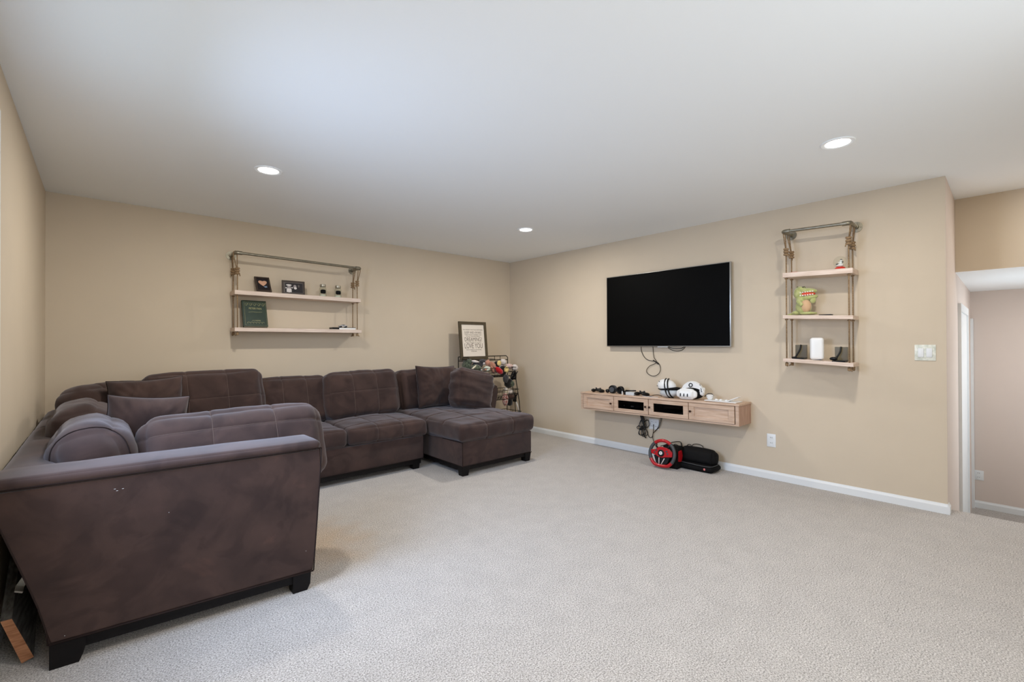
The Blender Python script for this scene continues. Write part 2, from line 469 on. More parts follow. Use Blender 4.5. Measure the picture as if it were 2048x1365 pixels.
downlight(3.336, 3.481, 'round recessed ceiling light nearest the room corner above the chaise')
downlight(3.295, 0.727, 'round recessed ceiling light at upper right near the rope shelf wall end', 15.5)
downlight(0.862, 0.727, 'round recessed ceiling light above the camera, outside the photo')
downlight(4.95, -0.50, 'round recessed ceiling light added over the stair opening to brighten the header, unseen', 5.5)  # unseen lamp, added to brighten the header and return wall
lh = bpy.data.lights.new('added_hall_lamp', 'AREA'); lh.shape = 'DISK'; lh.size = 0.3; lh.energy = HALL; lh.color = (1.0, 0.97, 0.96)  # unseen lamp and fitting, added because the closed hall needs light
oh = bpy.data.objects.new('added_hall_lamp', lh); COL.objects.link(oh); oh.location = (6.5, -0.45, ZS-0.02)
r = root('ceiling_light', 'round flush ceiling light added to light the lower hall, unseen', 'light', (6.5, -0.45, ZS))
bm = B(); lathe(bm, [(0, -0.012), (0.14, -0.012), (0.16, 0), (0, 0)], 40); obj('lens', bm, m_lens, r, local=True, smooth=SM)

# ------------------------------------------------------------------ soft furniture builders
class Soft:
    def __init__(s, w, d, h, r=0.05, bf=0.03, bt=0.02, bb=0.02, wr=0.006, wf=7.0, seamx=(), seamz=(), seamy=(), sd=0.005, seed=0, taper=0.0, sag=0.0, wstretch=(1, 1, 1)):
        s.a, s.b, s.c, s.r = w/2, d/2, h/2, r
        s.bf, s.bt, s.bb, s.wr, s.wf = bf, bt, bb, wr, wf
        s.sx, s.sz, s.sy, s.sd, s.seed, s.taper, s.sag, s.ws = seamx, seamz, seamy, sd, seed, taper, sag, wstretch
    def map(s, p, extra=0.0):
        a, b, c, r = s.a, s.b, s.c, s.r
        p = Vector(p)
        q = Vector((max(-a+r, min(a-r, p.x)), max(-b+r, min(b-r, p.y)), max(-c+r, min(c-r, p.z))))
        d = p-q
        n = d.normalized() if d.length > 1e-9 else Vector((0, 0, 1))
        o = q+n*(r+extra)
        u, v, w = p.x/a, p.y/b, p.z/c
        fu, fv, fww = (max(0, 1-u*u))**0.6, (max(0, 1-v*v))**0.6, (max(0, 1-w*w))**0.6
        o += Vector((n.x*s.bb*fv*fww, (s.bf if n.y < 0 else s.bb)*n.y*fu*fww, n.z*s.bt*fu*fv))
        # dents along stitched seams on the front and top
        dent = 0
        for sx in s.sx:
            if n.y < -0.3 or n.z > 0.3: dent = max(dent, math.exp(-((p.x-sx*a)/0.009)**2))
        for sz in s.sz:
            if n.y < -0.3: dent = max(dent, math.exp(-((p.z-sz*c)/0.009)**2))
        for sy in s.sy:
            if n.z > 0.3: dent = max(dent, math.exp(-((p.y-sy*b)/0.009)**2))
        o -= n*dent*s.sd
        k = Vector((p.x*s.ws[0], p.y*s.ws[1], p.z*s.ws[2]))*s.wf+Vector((s.seed*7.3, s.seed*1.7, s.seed))
        o += n*s.wr*(noise.noise(k)+0.5*noise.noise(k*2.3))
        o.z -= s.sag*(1-u*u)*max(0, w)
        return o
    def grid(s, L, step, seams=()):
        h, r = L, min(s.r, L*0.98)
        off = [0, .12, .3, .5, .72, 1.0]
        pts = [-h+r*t for t in off]
        inner = 2*(h-r); n = max(2, int(inner/step))
        pts += [(-h+r)+inner*i/n for i in range(1, n)]
        pts += [h-r*t for t in reversed(off)]
        for q in seams:
            c0 = q*L
            pts = [p for p in pts if abs(p-c0) > 0.022 or abs(abs(p)-L) < 1e-6]
            pts += [c0+k for k in (-.02, -.011, -.005, 0, .005, .011, .02)]
        return sorted(pts)
    def build(s, step=0.018):
        bm = B(); V = {}
        X, Y, Z = s.grid(s.a, step, s.sx), s.grid(s.b, step*1.6, s.sy), s.grid(s.c, step, s.sz)
        def v(i, j, k):
            key = (i, j, k)
            if key not in V: V[key] = bm.verts.new(s.map((X[i], Y[j], Z[k])))
            return V[key]
        nx, ny, nz = len(X)-1, len(Y)-1, len(Z)-1
        for i in range(nx):
            for k in range(nz):
                bm.faces.new((v(i, 0, k), v(i+1, 0, k), v(i+1, 0, k+1), v(i, 0, k+1)))
                bm.faces.new((v(i, ny, k), v(i, ny, k+1), v(i+1, ny, k+1), v(i+1, ny, k)))
        for i in range(nx):
            for j in range(ny):
                bm.faces.new((v(i, j, 0), v(i, j+1, 0), v(i+1, j+1, 0), v(i+1, j, 0)))
                bm.faces.new((v(i, j, nz), v(i+1, j, nz), v(i+1, j+1, nz), v(i, j+1, nz)))
        for j in range(ny):
            for k in range(nz):
                bm.faces.new((v(0, j, k), v(0, j, k+1), v(0, j+1, k+1), v(0, j+1, k)))
                bm.faces.new((v(nx, j, k), v(nx, j+1, k), v(nx, j+1, k+1), v(nx, j, k+1)))
        return bm
    def stitches(s, mtx):
        bm = B(); a, b, c = s.a, s.b, s.c
        def line(P): tube(bm, [mtx @ s.map(p, 0.0007) for p in P], 0.0012, 4)
        def seg(p, q, n=40): return [Vector(p).lerp(Vector(q), i/n) for i in range(n+1)]
        for sx in s.sx:
            line(seg((sx*a, -b, -c*0.9), (sx*a, -b, c*0.999)) + seg((sx*a, -b*0.999, c), (sx*a, b*0.9, c))[1:])
        for sz in s.sz: line(seg((-a*.97, -b, sz*c), (a*.97, -b, sz*c)))
        for sy in s.sy: line(seg((-a*.97, sy*b, c), (a*.97, sy*b, c)))
        return bm
    def piping(s, mtx, r=0.004, side='y'):
        """welt cord around the front and back outline"""
        bm = B(); a, b, c = s.a, s.b, s.c; R = s.r
        for sg in ((-1, 1) if side == 'y' else (1, -1)):
            P = []
            n = 24
            if side == 'y':
                e = sg*(b-R*0.35)
                for i in range(n): P.append((-a+2*a*i/n, e, -c))
                for i in range(n): P.append((a, e, -c+2*c*i/n))
                for i in range(n): P.append((a-2*a*i/n, e, c))
                for i in range(n): P.append((-a, e, c-2*c*i/n))
            else:
                e = sg*(a-R*0.35)
                for i in range(n): P.append((e, -b+2*b*i/n, -c))
                for i in range(n): P.append((e, b, -c+2*c*i/n))
                for i in range(n): P.append((e, b-2*b*i/n, c))
                for i in range(n): P.append((e, -b, c-2*c*i/n))
            tube(bm, [mtx @ s.map(p, 0.001) for p in P], r, 5, closed=True)
        return bm
def cushion_thing(label, soft, loc, rot, group='loose back cushions of the sectional sofa', pipe=None, name='back_cushion', cat='cushion', st=True, pr=0.0025):
    """loc = centre"""
    m = xf(loc, rot)
    r = root(name, label, cat, (loc[0], loc[1], loc[2]-soft.c), group=group)
    bm = soft.build(); bm.transform(m); obj('cover', bm, m_suede, r, smooth=PI)
    if st and (soft.sx or soft.sz or soft.sy): obj('stitching', soft.stitches(m), m_seam, r, smooth=PI)
    if pipe: obj('piping', soft.piping(m, pr, pipe), m_pipe, r, smooth=PI)
    return r
def pillow_thing(label, w, h, t, loc, rot, seed=0, pinch=0.07, sag=0.0):
    m = xf(loc, rot)
    r = root('throw_pillow', label, 'pillow', (loc[0], loc[1], loc[2]-h/2), group='throw pillows on the sofa')
    def f(u, v, s_):
        th = t/2*((1-u**4)*(1-v**4))**0.45
        x = u*w/2*(1-pinch*(1-v*v)); z = v*h/2*(1-pinch*(1-u*u))
        k = Vector((u*2.2+seed, v*2.2, seed*2+s_))
        th *= 1+0.25*noise.noise(k)
        rad = math.hypot(u, v)
        th += 0.004*math.sin(math.atan2(v, u)*22+seed)*min(1, rad)*((1-u**8)*(1-v**8))
        z -= sag*(1-u*u)*max(0, v)
        return Vector((x+0.006*noise.noise(k*1.3), s_*th, z))
    bm = B(); n = 40; g = {}
    for s_ in (-1, 1):
        for i in range(n+1):
            for j in range(n+1):
                u = -1+2*i/n; v = -1+2*j/n
                u = math.copysign(1-(1-abs(u))**1.35, u); v = math.copysign(1-(1-abs(v))**1.35, v)
                if (i in (0, n) or j in (0, n)) and s_ == 1: g[s_, i, j] = g[-1, i, j]
                else: g[s_, i, j] = bm.verts.new(m @ f(u, v, s_))
    for s_ in (-1, 1):
        for i in range(n):
            for j in range(n):
                q = [g[s_, i, j], g[s_, i+1, j], g[s_, i+1, j+1], g[s_, i, j+1]]
                if len(set(q)) == 4:
                    try: bm.faces.new(q if s_ < 0 else q[::-1])
                    except ValueError: pass
    obj('cover', bm, m_suede, r, smooth=PI)
    P = []
    for a, b_ in (((-1, -1), (1, -1)), ((1, -1), (1, 1)), ((1, 1), (-1, 1)), ((-1, 1), (-1, -1))):
        for i in range(20):
            k = i/20; P.append(m @ f(a[0]+(b_[0]-a[0])*k, a[1]+(b_[1]-a[1])*k, -1))
    bm = B(); tube(bm, P, 0.0035, 5, closed=True); obj('piping', bm, m_pipe, r, smooth=PI)
    return r
def leg(p, parent, x0, x1, y0, y1, z1=0.10, taper=0.010):
    bm = B()
    vs = box(bm, x0, x1, y0, y1, 0, z1)
    cx, cy = (x0+x1)/2, (y0+y1)/2
    for v in vs:
        if v.co.z < 0.01:
            v.co.x += -taper if v.co.x > cx else taper
            v.co.y += -taper if v.co.y > cy else taper
    bmesh.ops.bevel(bm, geom=list(bm.edges), offset=0.003, segments=1, affect='EDGES')
    obj('leg', bm, m_wood_dk, parent)

# profile of the flared sofa back, as (outward, z): outward 0 at the foot of the back
BACK = [(0.0, .10), (0.006, .16), (0.026, .25), (0.049, .33), (0.086, .45), (0.124, .573), (0.146, .65), (0.158, .70), (0.158, .716), (0.150, .73), (0.125, .742), (0.07, .748), (0.02, .744), (-0.008, .732), (-0.02, .71), (-0.03, .66), (-0.05, .55), (-0.075, .42), (-0.085, .32), (-0.085, .10)]
def soften(bm, amp=0.004, f=5, seed=0):
    for v in bm.verts:
        k = v.co*f+Vector((seed, seed*2, 0))
        v.co += Vector((noise.noise(k), noise.noise(k+Vector((9, 0, 0))), noise.noise(k+Vector((0, 9, 0)))))*amp
def back_frame(axis, base, sgn, a, b, parent):
    """extrude BACK along axis from a to b; sgn = outward direction"""
    bm = B(); n = max(4, int((b-a)/0.06)); rings = []
    for i in range(n+1):
        t = a+(b-a)*i/n
        k = 0.0
        if i == 0 or i == n: k = 0.012
        rg = []
        cx = sum(p[0] for p in BACK)/len(BACK); cz = .45
        for d, z in BACK:
            d2 = d+(cx-d)*k*3; z2 = z+(cz-z)*k if z > .2 else z
            o_ = base+sgn*d2
            rg.append(bm.verts.new((o_, t, z2) if axis == 1 else (t, o_, z2)))
        rings.append(rg)
    m = len(BACK)
    for A, C in zip(rings, rings[1:]):
        for i in range(m): bm.faces.new((A[i], A[(i+1) % m], C[(i+1) % m], C[i]))
    bm.faces.new(rings[0]); bm.faces.new(rings[-1])
    soften(bm, 0.003, 6, a)
    return obj('backrest', bm, m_suede, parent, smooth=math.radians(50))
def sbox(bm, x0, x1, y0, y1, z0, z1, bev=0.012, seg=2):
    return box(bm, x0, x1, y0, y1, z0, z1, bev, seg)

# ---- near section along the left wall (its arm faces the camera)
SH = lambda x: -0.065*(x+0.144)/0.95
n1 = root('sofa_section', 'dark purplish brown microfiber sofa section nearest the camera, its flat arm panel facing us', 'sofa', (0.33, 3.2, 0), group='sectional sofa pieces')
bm = B()
prof = [(-0.144, .10), (-0.150, .16), (-0.170, .25), (-0.193, .33), (-0.230, .45), (-0.268, .573), (-0.290, .65), (-0.303, .708)]
out = prof + [(0.843, .708), (0.838, .60), (0.828, .45), (0.818, .30), (0.808, .16), (0.804, .092)]
# arm panel as a bevelled slab with a fine grid so that the fabric can undulate
vs = prism(bm, out, 1, 2.47, 2.69)
bmesh.ops.bevel(bm, geom=[e for e in bm.edges if abs(e.verts[0].co.y-e.verts[1].co.y) < 1e-6], offset=0.008, segments=2, affect='EDGES')
for v in bm.verts: v.co.y += SH(v.co.x)
obj('arm_panel', bm, m_suede, n1, smooth=math.radians(30))
# puffy top of the arm above the seam
s_ = Soft(1.146, 0.235, 0.050, r=0.024, bf=0.004, bt=0.006, bb=0.004, wr=0.003, wf=5, seed=3)
bm = s_.build(0.03); bm.transform(xf((0.270, 2.583, 0.722)))
for v in bm.verts: v.co.y += SH(v.co.x)
obj('arm_top', bm, m_suede, n1, smooth=PI)
bm = B(); P = [(x, 2.466+SH(x), z) for x, z in [(-0.303, .709), (0.0, .709), (0.3, .7095), (0.6, .709), (0.843, .709)]]
tube(bm, P, 0.0035, 6)
P = [(x+0.002, 2.469+SH(x), z) for x, z in reversed(out[8:])]; tube(bm, P, 0.003, 6)
P = [(x-0.002, 2.469+SH(x), z) for x, z in prof]; tube(bm, P, 0.003, 6)
P = [(x, 2.468+SH(x), .101-.009*(x+.144)/.95) for x in (-0.144, .2, .5, .804)]; tube(bm, P, 0.004, 6)
obj('piping', bm, m_pipe, n1, smooth=PI)
back_frame(1, -0.144, -1, 2.66, 3.985, n1)
bm = B(); sbox(bm, -0.07, 0.79, 2.68, 3.985, 0.10, 0.33); obj('seat_base', bm, m_suede, n1, smooth=SM)
for y0, y1, sd in ((2.69, 3.33, 1), (3.34, 3.98, 2)):
    s_ = Soft(0.80, y1-y0, 0.15, r=0.04, bf=0.01, bt=0.03, bb=0.01, wr=0.006, seed=sd, seamx=(-.3, .35), seamy=(-.3, .35))
    bm = s_.build(0.03); m_ = xf((0.41, (y0+y1)/2, 0.405)); bm.transform(m_); obj('seat_cushion', bm, m_suede, n1, smooth=PI)
    obj('stitching', s_.stitches(m_), m_seam, n1, smooth=PI)
bm = B()
vs = prism(bm, [(-0.140, .052), (0.79, .045), (0.79, .088), (-0.140, .099)], 1, 2.485, 2.515)
for v in vs: v.co.y += SH(v.co.x)
box(bm, 0.752, 0.78, 2.47, 3.97, 0.05, 0.098)
obj('base_rail', bm, m_wood_dk, n1)
def bracket_leg(pts, y0, y1):
    bm = B(); vs = prism(bm, pts, 1, y0, y1)
    for v in vs: v.co.y += SH(v.co.x)
    obj('leg', bm, m_wood_dk, n1)
bracket_leg([(-0.143, 0), (-0.060, 0), (-0.048, .030), (-0.040, .060), (-0.040, .098), (-0.143, .100)], 2.476, 2.54)
bracket_leg([(0.712, 0), (0.778, 0), (0.792, .03), (0.796, .089), (0.712, .090)], 2.476, 2.54)
leg(0, n1, -0.13, -0.06, 3.88, 3.96); leg(0, n1, 0.71, 0.78, 3.88, 3.96)
# lint specks on the arm panel
bm = B()
for x, z in ((0.045, .655), (0.052, .647), (0.07, .652), (0.22, .52), (0.77, .20), (-0.10, .12)):
    blob(bm, (x, 2.4695+SH(x), z), (0.004 if z > .64 else 0.0015, 0.0006, 0.0012), sub=1)
obj('lint_speck', bm, m_grey, n1)

# ---- corner section
c1 = root('sofa_section', 'brown microfiber corner piece of the sofa in the left rear corner of the room', 'sofa', (0.35, 4.47, 0), group='sectional sofa pieces')
back_frame(0, 4.905, 1, -0.13, 0.895, c1)
back_frame(1, -0.144, -1, 3.995, 4.99, c1)
bm = B(); sbox(bm, -0.07, 0.895, 4.01, 4.84, 0.10, 0.33); obj('seat_base', bm, m_suede, c1, smooth=SM)
s_ = Soft(0.96, 0.86, 0.15, r=0.04, bt=0.03, bb=0.008, bf=.008, seed=5, seamx=(-.35, .35), seamy=(-.35, .35)); m_ = xf((0.41, 4.42, 0.405))
bm = s_.build(0.03); bm.transform(m_); obj('seat_cushion', bm, m_suede, c1, smooth=PI); obj('stitching', s_.stitches(m_), m_seam, c1, smooth=PI)
for x, y in ((-0.13, 4.80), (0.80, 4.80), (0.82, 4.03)): leg(0, c1, x, x+0.07, y, y+0.07)

# ---- armless section on the back wall
a1 = root('sofa_section', 'brown microfiber armless sofa section against the back wall, with two seat cushions', 'sofa', (1.65, 4.47, 0), group='sectional sofa pieces')
back_frame(0, 4.905, 1, 0.905, 2.43, a1)
bm = B(); sbox(bm, 0.905, 2.40, 3.99, 4.84, 0.098, 0.325, 0.01); obj('seat_base', bm, m_suede, a1, smooth=SM)
bm = B(); box(bm, 0.92, 2.375, 4.005, 4.03, 0.052, 0.098); box(bm, 2.35, 2.375, 4.0, 4.80, 0.052, 0.098); obj('base_rail', bm, m_wood_dk, a1)
bm = B(); tube(bm, [(0.91, 3.988, .10), (2.40, 3.988, .10)], .004, 6); tube(bm, [(2.398, 3.99, .10), (2.400, 3.99, .32)], .003, 6); obj('piping', bm, m_pipe, a1, smooth=PI)
for i, (x0, x1) in enumerate(((0.90, 1.625), (1.635, 2.440))):
    s_ = Soft(x1-x0, 0.86, 0.148, r=0.035, bf=0.018, bt=0.036, bb=0.006, wr=0.008, wf=6, seamx=(-.32, .32), seamy=(-.72, -.1, .5), seed=11+i, sd=.0055)
    m_ = xf(((x0+x1)/2, 4.405, 0.405)); bm = s_.build(0.018); bm.transform(m_)
    obj('seat_cushion', bm, m_suede, a1, smooth=PI); obj('stitching', s_.stitches(m_), m_seam, a1, smooth=PI)
leg(0, a1, 2.285, 2.372, 4.0, 4.08, 0.098); leg(0, a1, 0.93, 1.01, 4.0, 4.08); leg(0, a1, 2.29, 2.37, 4.78, 4.86)

# ---- chaise
h1 = root('sofa_chaise', 'brown microfiber chaise with deep seat cushion at the right end of the sofa', 'sofa', (2.95, 4.2, 0), group='sectional sofa pieces')
bm = B(); sbox(bm, 2.50, 3.395, 3.468, 4.84, 0.093, 0.318, 0.012); obj('seat_base', bm, m_suede, h1, smooth=SM)
bm = B(); tube(bm, [(2.502, 3.80, .312), (2.502, 3.470, .312), (2.502, 3.468, .10)], .003, 6); tube(bm, [(2.5, 4.4, .096), (2.5, 3.468, .095), (3.395, 3.468, .092)], .004, 6); obj('piping', bm, m_pipe, h1, smooth=PI)
bm = B()
box(bm, 2.515, 3.38, 3.482, 3.508, 0.052, 0.093); box(bm, 2.512, 2.54, 3.49, 4.80, 0.052, 0.093); box(bm, 3.355, 3.383, 3.49, 4.80, 0.052, 0.093)
obj('base_rail', bm, m_wood_dk, h1)
leg(0, h1, 2.498, 2.585, 3.466, 3.552, 0.095); leg(0, h1, 3.305, 3.390, 3.468, 3.552, 0.093); leg(0, h1, 2.51, 2.59, 4.72, 4.80); leg(0, h1, 3.30, 3.38, 4.72, 4.80)
s_ = Soft(0.955, 1.36, 0.158, r=0.038, bf=0.014, bt=0.040, bb=0.008, wr=0.011, wf=5, seamx=(-.36, .36), seamy=(-.55, -.1, .4), seed=21, sd=.006)
m_ = xf((2.947, 4.125, 0.402)); bm = s_.build(0.018); bm.transform(m_); obj('seat_cushion', bm, m_suede, h1, smooth=PI); obj('stitching', s_.stitches(m_), m_seam, h1, smooth=PI)
back_frame(0, 4.905, 1, 2.47, 3.44, h1)
bm = B()
ap = [(3.395, .10), (3.402, .2), (3.425, .35), (3.455, .50), (3.485, .64), (3.497, .70), (3.49, .735), (3.455, .750), (3.40, .745), (3.375, .715), (3.365, .62), (3.36, .48), (3.355, .30), (3.355, .10)]
prism(bm, ap, 1, 4.13, 4.93)
bmesh.ops.bevel(bm, geom=[e for e in bm.edges if abs(e.verts[0].co.y-e.verts[1].co.y) < 1e-6], offset=0.012, segments=3, affect='EDGES')
obj('arm_panel', bm, m_suede, h1, smooth=math.radians(50))

# ---- loose back cushions
def bc(label, w, d, h, loc, rot, pp=None, **k):
    kw = dict(r=0.07, bf=0.035, bt=0.02, bb=0.02, wr=0.008, wf=6, seamx=(-.33, .33), seamz=(.1,)); kw.update(k)
    return cushion_thing(label, Soft(w, d, h, **kw), loc, rot, pipe=pp)
bc('plump grey-lit back cushion nearest the camera by the left wall, its rounded end facing us', 0.62, 0.27, 0.43, (-0.015, 3.04, 0.658), (math.radians(-12), 0, PI/2), seamx=(), seamz=(), seed=31, r=.115, wr=.012, pp='x')
bc('second back cushion along the left wall, behind the plump near one', 0.64, 0.25, 0.42, (-0.06, 3.72, 0.685), (math.radians(-14), 0, PI/2), seed=32, r=.10, wr=.014, seamx=(), seamz=())
bc('dark brown corner back cushion set diagonally in the left rear corner', 0.60, 0.24, 0.45, (0.05, 4.50, 0.72), (math.radians(-12), 0, math.radians(48)), seed=33, r=.09)
bc('wide tall back cushion on the back wall, half behind the brown throw pillow', 0.84, 0.24, 0.52, (0.66, 4.57, 0.74), (math.radians(-13), math.radians(-1.5), math.radians(2)), seed=34)
bc('back cushion third from the chaise, lower than its neighbours', 0.66, 0.22, 0.44, (1.38, 4.72, 0.69), (math.radians(-14), 0, 0), seed=35, seamz=())
bc('back cushion with two upright seams over the right seat of the armless section', 0.76, 0.24, 0.47, (2.03, 4.62, 0.71), (math.radians(-13), math.radians(-1.2), math.radians(-1)), seed=36)
bc('back cushion at the rear of the chaise, left part showing beside the throw pillow', 0.86, 0.22, 0.45, (2.93, 4.75, 0.70), (math.radians(-12), 0, 0), seed=37, seamz=())
bc('long grey-lit back cushion lying inside the near arm, with a stitched grid on top', 0.85, 0.24, 0.44, (0.570, 2.885, 0.650), (math.radians(-27), math.radians(-1), math.radians(-3)), seamx=(-.30, .40), seamz=(.45,), seed=38, r=.085, wr=.007)
cushion_thing('wrinkled boxy back cushion leaning on the right arm of the chaise', Soft(0.51, 0.22, 0.43, r=.07, bf=.03, bt=.03, wr=.022, wf=5, seed=39, wstretch=(.5, 1, 3.2)), (3.15, 4.19, 0.715), (math.radians(-6), math.radians(12), 0))
# ---- throw pillows
pillow_thing('blue-grey lit throw pillow standing behind the long near cushion', 0.37, 0.44, 0.17, (0.19, 3.27, 0.735), (math.radians(-8), math.radians(5), math.radians(-6)), 1)
pillow_thing('dark brown square throw pillow leaning in the left rear corner', 0.44, 0.44, 0.18, (0.26, 4.25, 0.775), (math.radians(-12), math.radians(-2), math.radians(4)), 2)
pillow_thing('dark brown square throw pillow leaning at the rear of the chaise', 0.53, 0.48, 0.18, (2.90, 4.52, 0.745), (math.radians(-12), math.radians(2), 0), 3)

# ---- lumber and bracket behind the near section
m_old = mat('weathered_wood', (112, 108, 102), 0.85, rgb2=(70, 64, 58), vscale=9, stretch=(8, 1, 8), bump=.3, bscale=30)
m_cut = mat('fresh_cut_end_grain', (190, 134, 96), 0.8, rgb2=(150, 98, 66), vscale=14, stretch=(1, 1, 8))
bm = B()
e0 = [Vector((-0.281, 2.60, .187)), Vector((-0.251, 2.60, .187)), Vector((-0.192, 2.60, .014)), Vector((-0.225, 2.60, .003))]
dv = Vector((-0.025, .72, .21))
A = [bm.verts.new(p) for p in e0]; C = [bm.verts.new(p+dv) for p in e0]
f0 = bm.faces.new(A); f0.material_index = 1; bm.faces.new(C[::-1])
for i in range(4): bm.faces.new((A[i], C[i], C[(i+1) % 4], A[(i+1) % 4]))
tag(obj('wooden_plank', bm, [m_old, m_cut], smooth=None, loc=(-0.235, 2.60, 0)), 'weathered grey plank with fresh-cut orange end, wedged behind the near sofa section', 'plank')
bm = B()
mm_ = xf((-0.212, 2.60, 0.335), (0.2, 0.5, 0.1))
box(bm, -0.012, 0.012, -0.003, 0.003, -0.035, 0.035, mtx=mm_); box(bm, -0.012, 0.012, -0.04, 0.003, -0.041, -0.035, mtx=mm_)
o = obj('sofa_bracket', bm, m_silver, n1); o.name = 'connector_bracket'

# ------------------------------------------------------------------ television and its cords
tv = root('television', 'large flat black television on the right wall with thin silver frame', 'television', (4.50, 2.563, 1.20))
bm = B(); box(bm, 4.474, 4.508, 1.845, 3.286, 1.199, 2.019, 0.004, 2); obj('housing', bm, m_silver, tv, smooth=SM)
bm = B(); box(bm, 4.470, 4.475, 1.856, 3.278, 1.210, 2.011); obj('screen', bm, m_screen, tv)
bm = B(); box(bm, 4.508, 4.532, 2.30, 2.85, 1.42, 1.82); obj('wall_mount', bm, m_blackm, tv)
bm = B(); box(bm, 4.472, 4.480, 2.50, 2.62, 1.193, 1.20); obj('sensor_bar', bm, m_grey, tv)
bm = B()
XW = 4.522
tube(bm, [(XW, 2.853, 1.22), (XW, 2.848, 1.15), (XW, 2.815, 1.085), (XW, 2.765, 1.050), (XW, 2.70, 1.04), (XW, 2.655, 1.03), (XW, 2.625, 1.0), (XW, 2.615, .95), (XW, 2.64, .90), (XW, 2.70, .875), (XW, 2.765, .895), (XW, 2.785, .935), (XW, 2.745, .985), (XW, 2.685, 1.01), (XW-.004, 2.66, 1.035), (XW-.004, 2.69, 1.08), (XW, 2.702, 1.15), (XW, 2.705, 1.22)], .0032, 6, smooth=5)
tag(obj('hanging_cord', bm, m_cable, smooth=PI, loc=(4.52, 2.70, 0.88)), 'thin dark cord looping on the wall under the left part of the television', 'cord')
bm = B(); tube(bm, [(XW-.003, 2.70, 1.05), (XW-.006, 2.665, 1.03), (XW-.003, 2.635, 1.008)], .006, 6)
obj('cable_tie', bm, m_cable, bpy.data.objects['hanging_cord'], smooth=PI)
bm = B()
tube(bm, [(XW, 2.54, 1.22), (XW, 2.52, 1.185), (XW, 2.46, 1.158), (XW, 2.40, 1.155), (XW, 2.35, 1.175), (XW, 2.32, 1.215)], .0032, 6, smooth=5)
tube(bm, [(XW, 2.52, 1.20), (XW, 2.47, 1.180), (XW, 2.38, 1.180), (XW, 2.34, 1.20)], .0032, 6, smooth=5)
tag(obj('hanging_cord', bm, m_cable, smooth=PI, loc=(4.52, 2.43, 1.16)), 'short dark cord sagging just below the middle of the television', 'cord')

# ------------------------------------------------------------------ wall-hung media console
tilt = -math.atan2(0.026, 1.81)
mc = root('media_console', 'wall-hung light oak media console with four small doors under the television', 'cabinet', (4.39, 2.595, 0.473), rot=(tilt, 0, 0))
# local: x -0.14..0.14 (front at -x), y -0.905..0.905, z 0..0.20
bm = B()
box(bm, -0.128, 0.142, -0.905, -0.885, 0, 0.180); box(bm, -0.128, 0.142, 0.885, 0.905, 0, 0.180)
box(bm, -0.128, 0.142, -0.885, 0.885, 0, 0.016); box(bm, 0.13, 0.142, -0.885, 0.885, 0.016, 0.180)
for y in (-0.436, 0.0, 0.436): box(bm, -0.122, 0.13, y-0.007, y+0.007, 0.016, 0.180)
obj('body', bm, [m_oak_side], mc, local=True)
bm = B(); box(bm, -0.140, 0.142, -0.912, 0.912, 0.180, 0.199, 0.004, 2); obj('top_panel', bm, m_oak, mc, local=True, smooth=SM)
bm = B()
box(bm, -0.134, -0.128, 0.875, 0.905, 0, 0.180); box(bm, -0.134, -0.128, -0.905, -0.875, 0, 0.180); box(bm, -0.134, -0.128, -0.875, 0.875, 0, 0.014)
obj('face_frame', bm, m_oak, mc, local=True)
def console_door(y0, y1, kind, ky):
    z0, z1 = 0.017, 0.177
    mx_, mz = 0.052, 0.036
    bm = B(); xf0, xf1 = -0.140, -0.124
    box(bm, xf0, xf1, y0, y1, z0, z0+mz, .0015); box(bm, xf0, xf1, y0, y1, z1-mz, z1, .0015)
    box(bm, xf0, xf1, y0, y0+mx_, z0+mz, z1-mz, .0015); box(bm, xf0, xf1, y1-mx_, y1, z0+mz, z1-mz, .0015)
    d = obj('door', bm, m_oak, mc, local=True)
    bm = B(); box(bm, xf0+0.011, xf0+0.014, y0+mx_, y1-mx_, z0+mz, z1-mz)
    obj('pane' if kind == 'glass' else 'panel', bm, m_smokepane if kind == 'glass' else m_oak, d, local=True)
    bm = B(); lathe(bm, [(0.004, 0), (0.004, 0.010), (0.010, 0.014), (0.0115, 0.020), (0.008, 0.026), (0, 0.028)], 16, mtx=xf((xf0, ky, 0.098), (0, -PI/2, 0)))
    obj('knob', bm, m_bronze, d, local=True, smooth=PI)
console_door(0.440, 0.868, 'wood', 0.466)
console_door(0.006, 0.434, 'glass', 0.030)
console_door(-0.432, -0.002, 'glass', -0.016+0.0)
console_door(-0.868, -0.438, 'wood', -0.450-0.01)
# electronics behind the glass
t = root('game_console', 'black device with small white lights behind the left glass door of the media console', 'electronics', (4.40, 2.80, 0.492))
bm = B(); box(bm, 4.29, 4.48, 2.66, 2.95, 0.492, 0.575, 0.006, 2); obj('case', bm, m_black, t, smooth=SM)
bm = B(); box(bm, 4.286, 4.291, 2.915, 2.925, 0.545, 0.556); box(bm, 4.286, 4.291, 2.80, 2.835, 0.545, 0.558); obj('port', bm, m_white, t)
t = root('cable_box', 'black device behind the right glass door of the media console', 'electronics', (4.40, 2.37, 0.497))
bm = B(); box(bm, 4.30, 4.48, 2.26, 2.50, 0.497, 0.545, 0.004, 2); obj('case', bm, m_dgrey, t, smooth=SM)
bm = B(); box(bm, 4.297, 4.301, 2.28, 2.38, 0.51, 0.53); obj('display', bm, m_black, t)
def zt(y): return 0.473+0.1995*math.cos(tilt)+(2.595-y)*math.tan(-tilt)*1.0   # top of the console at y

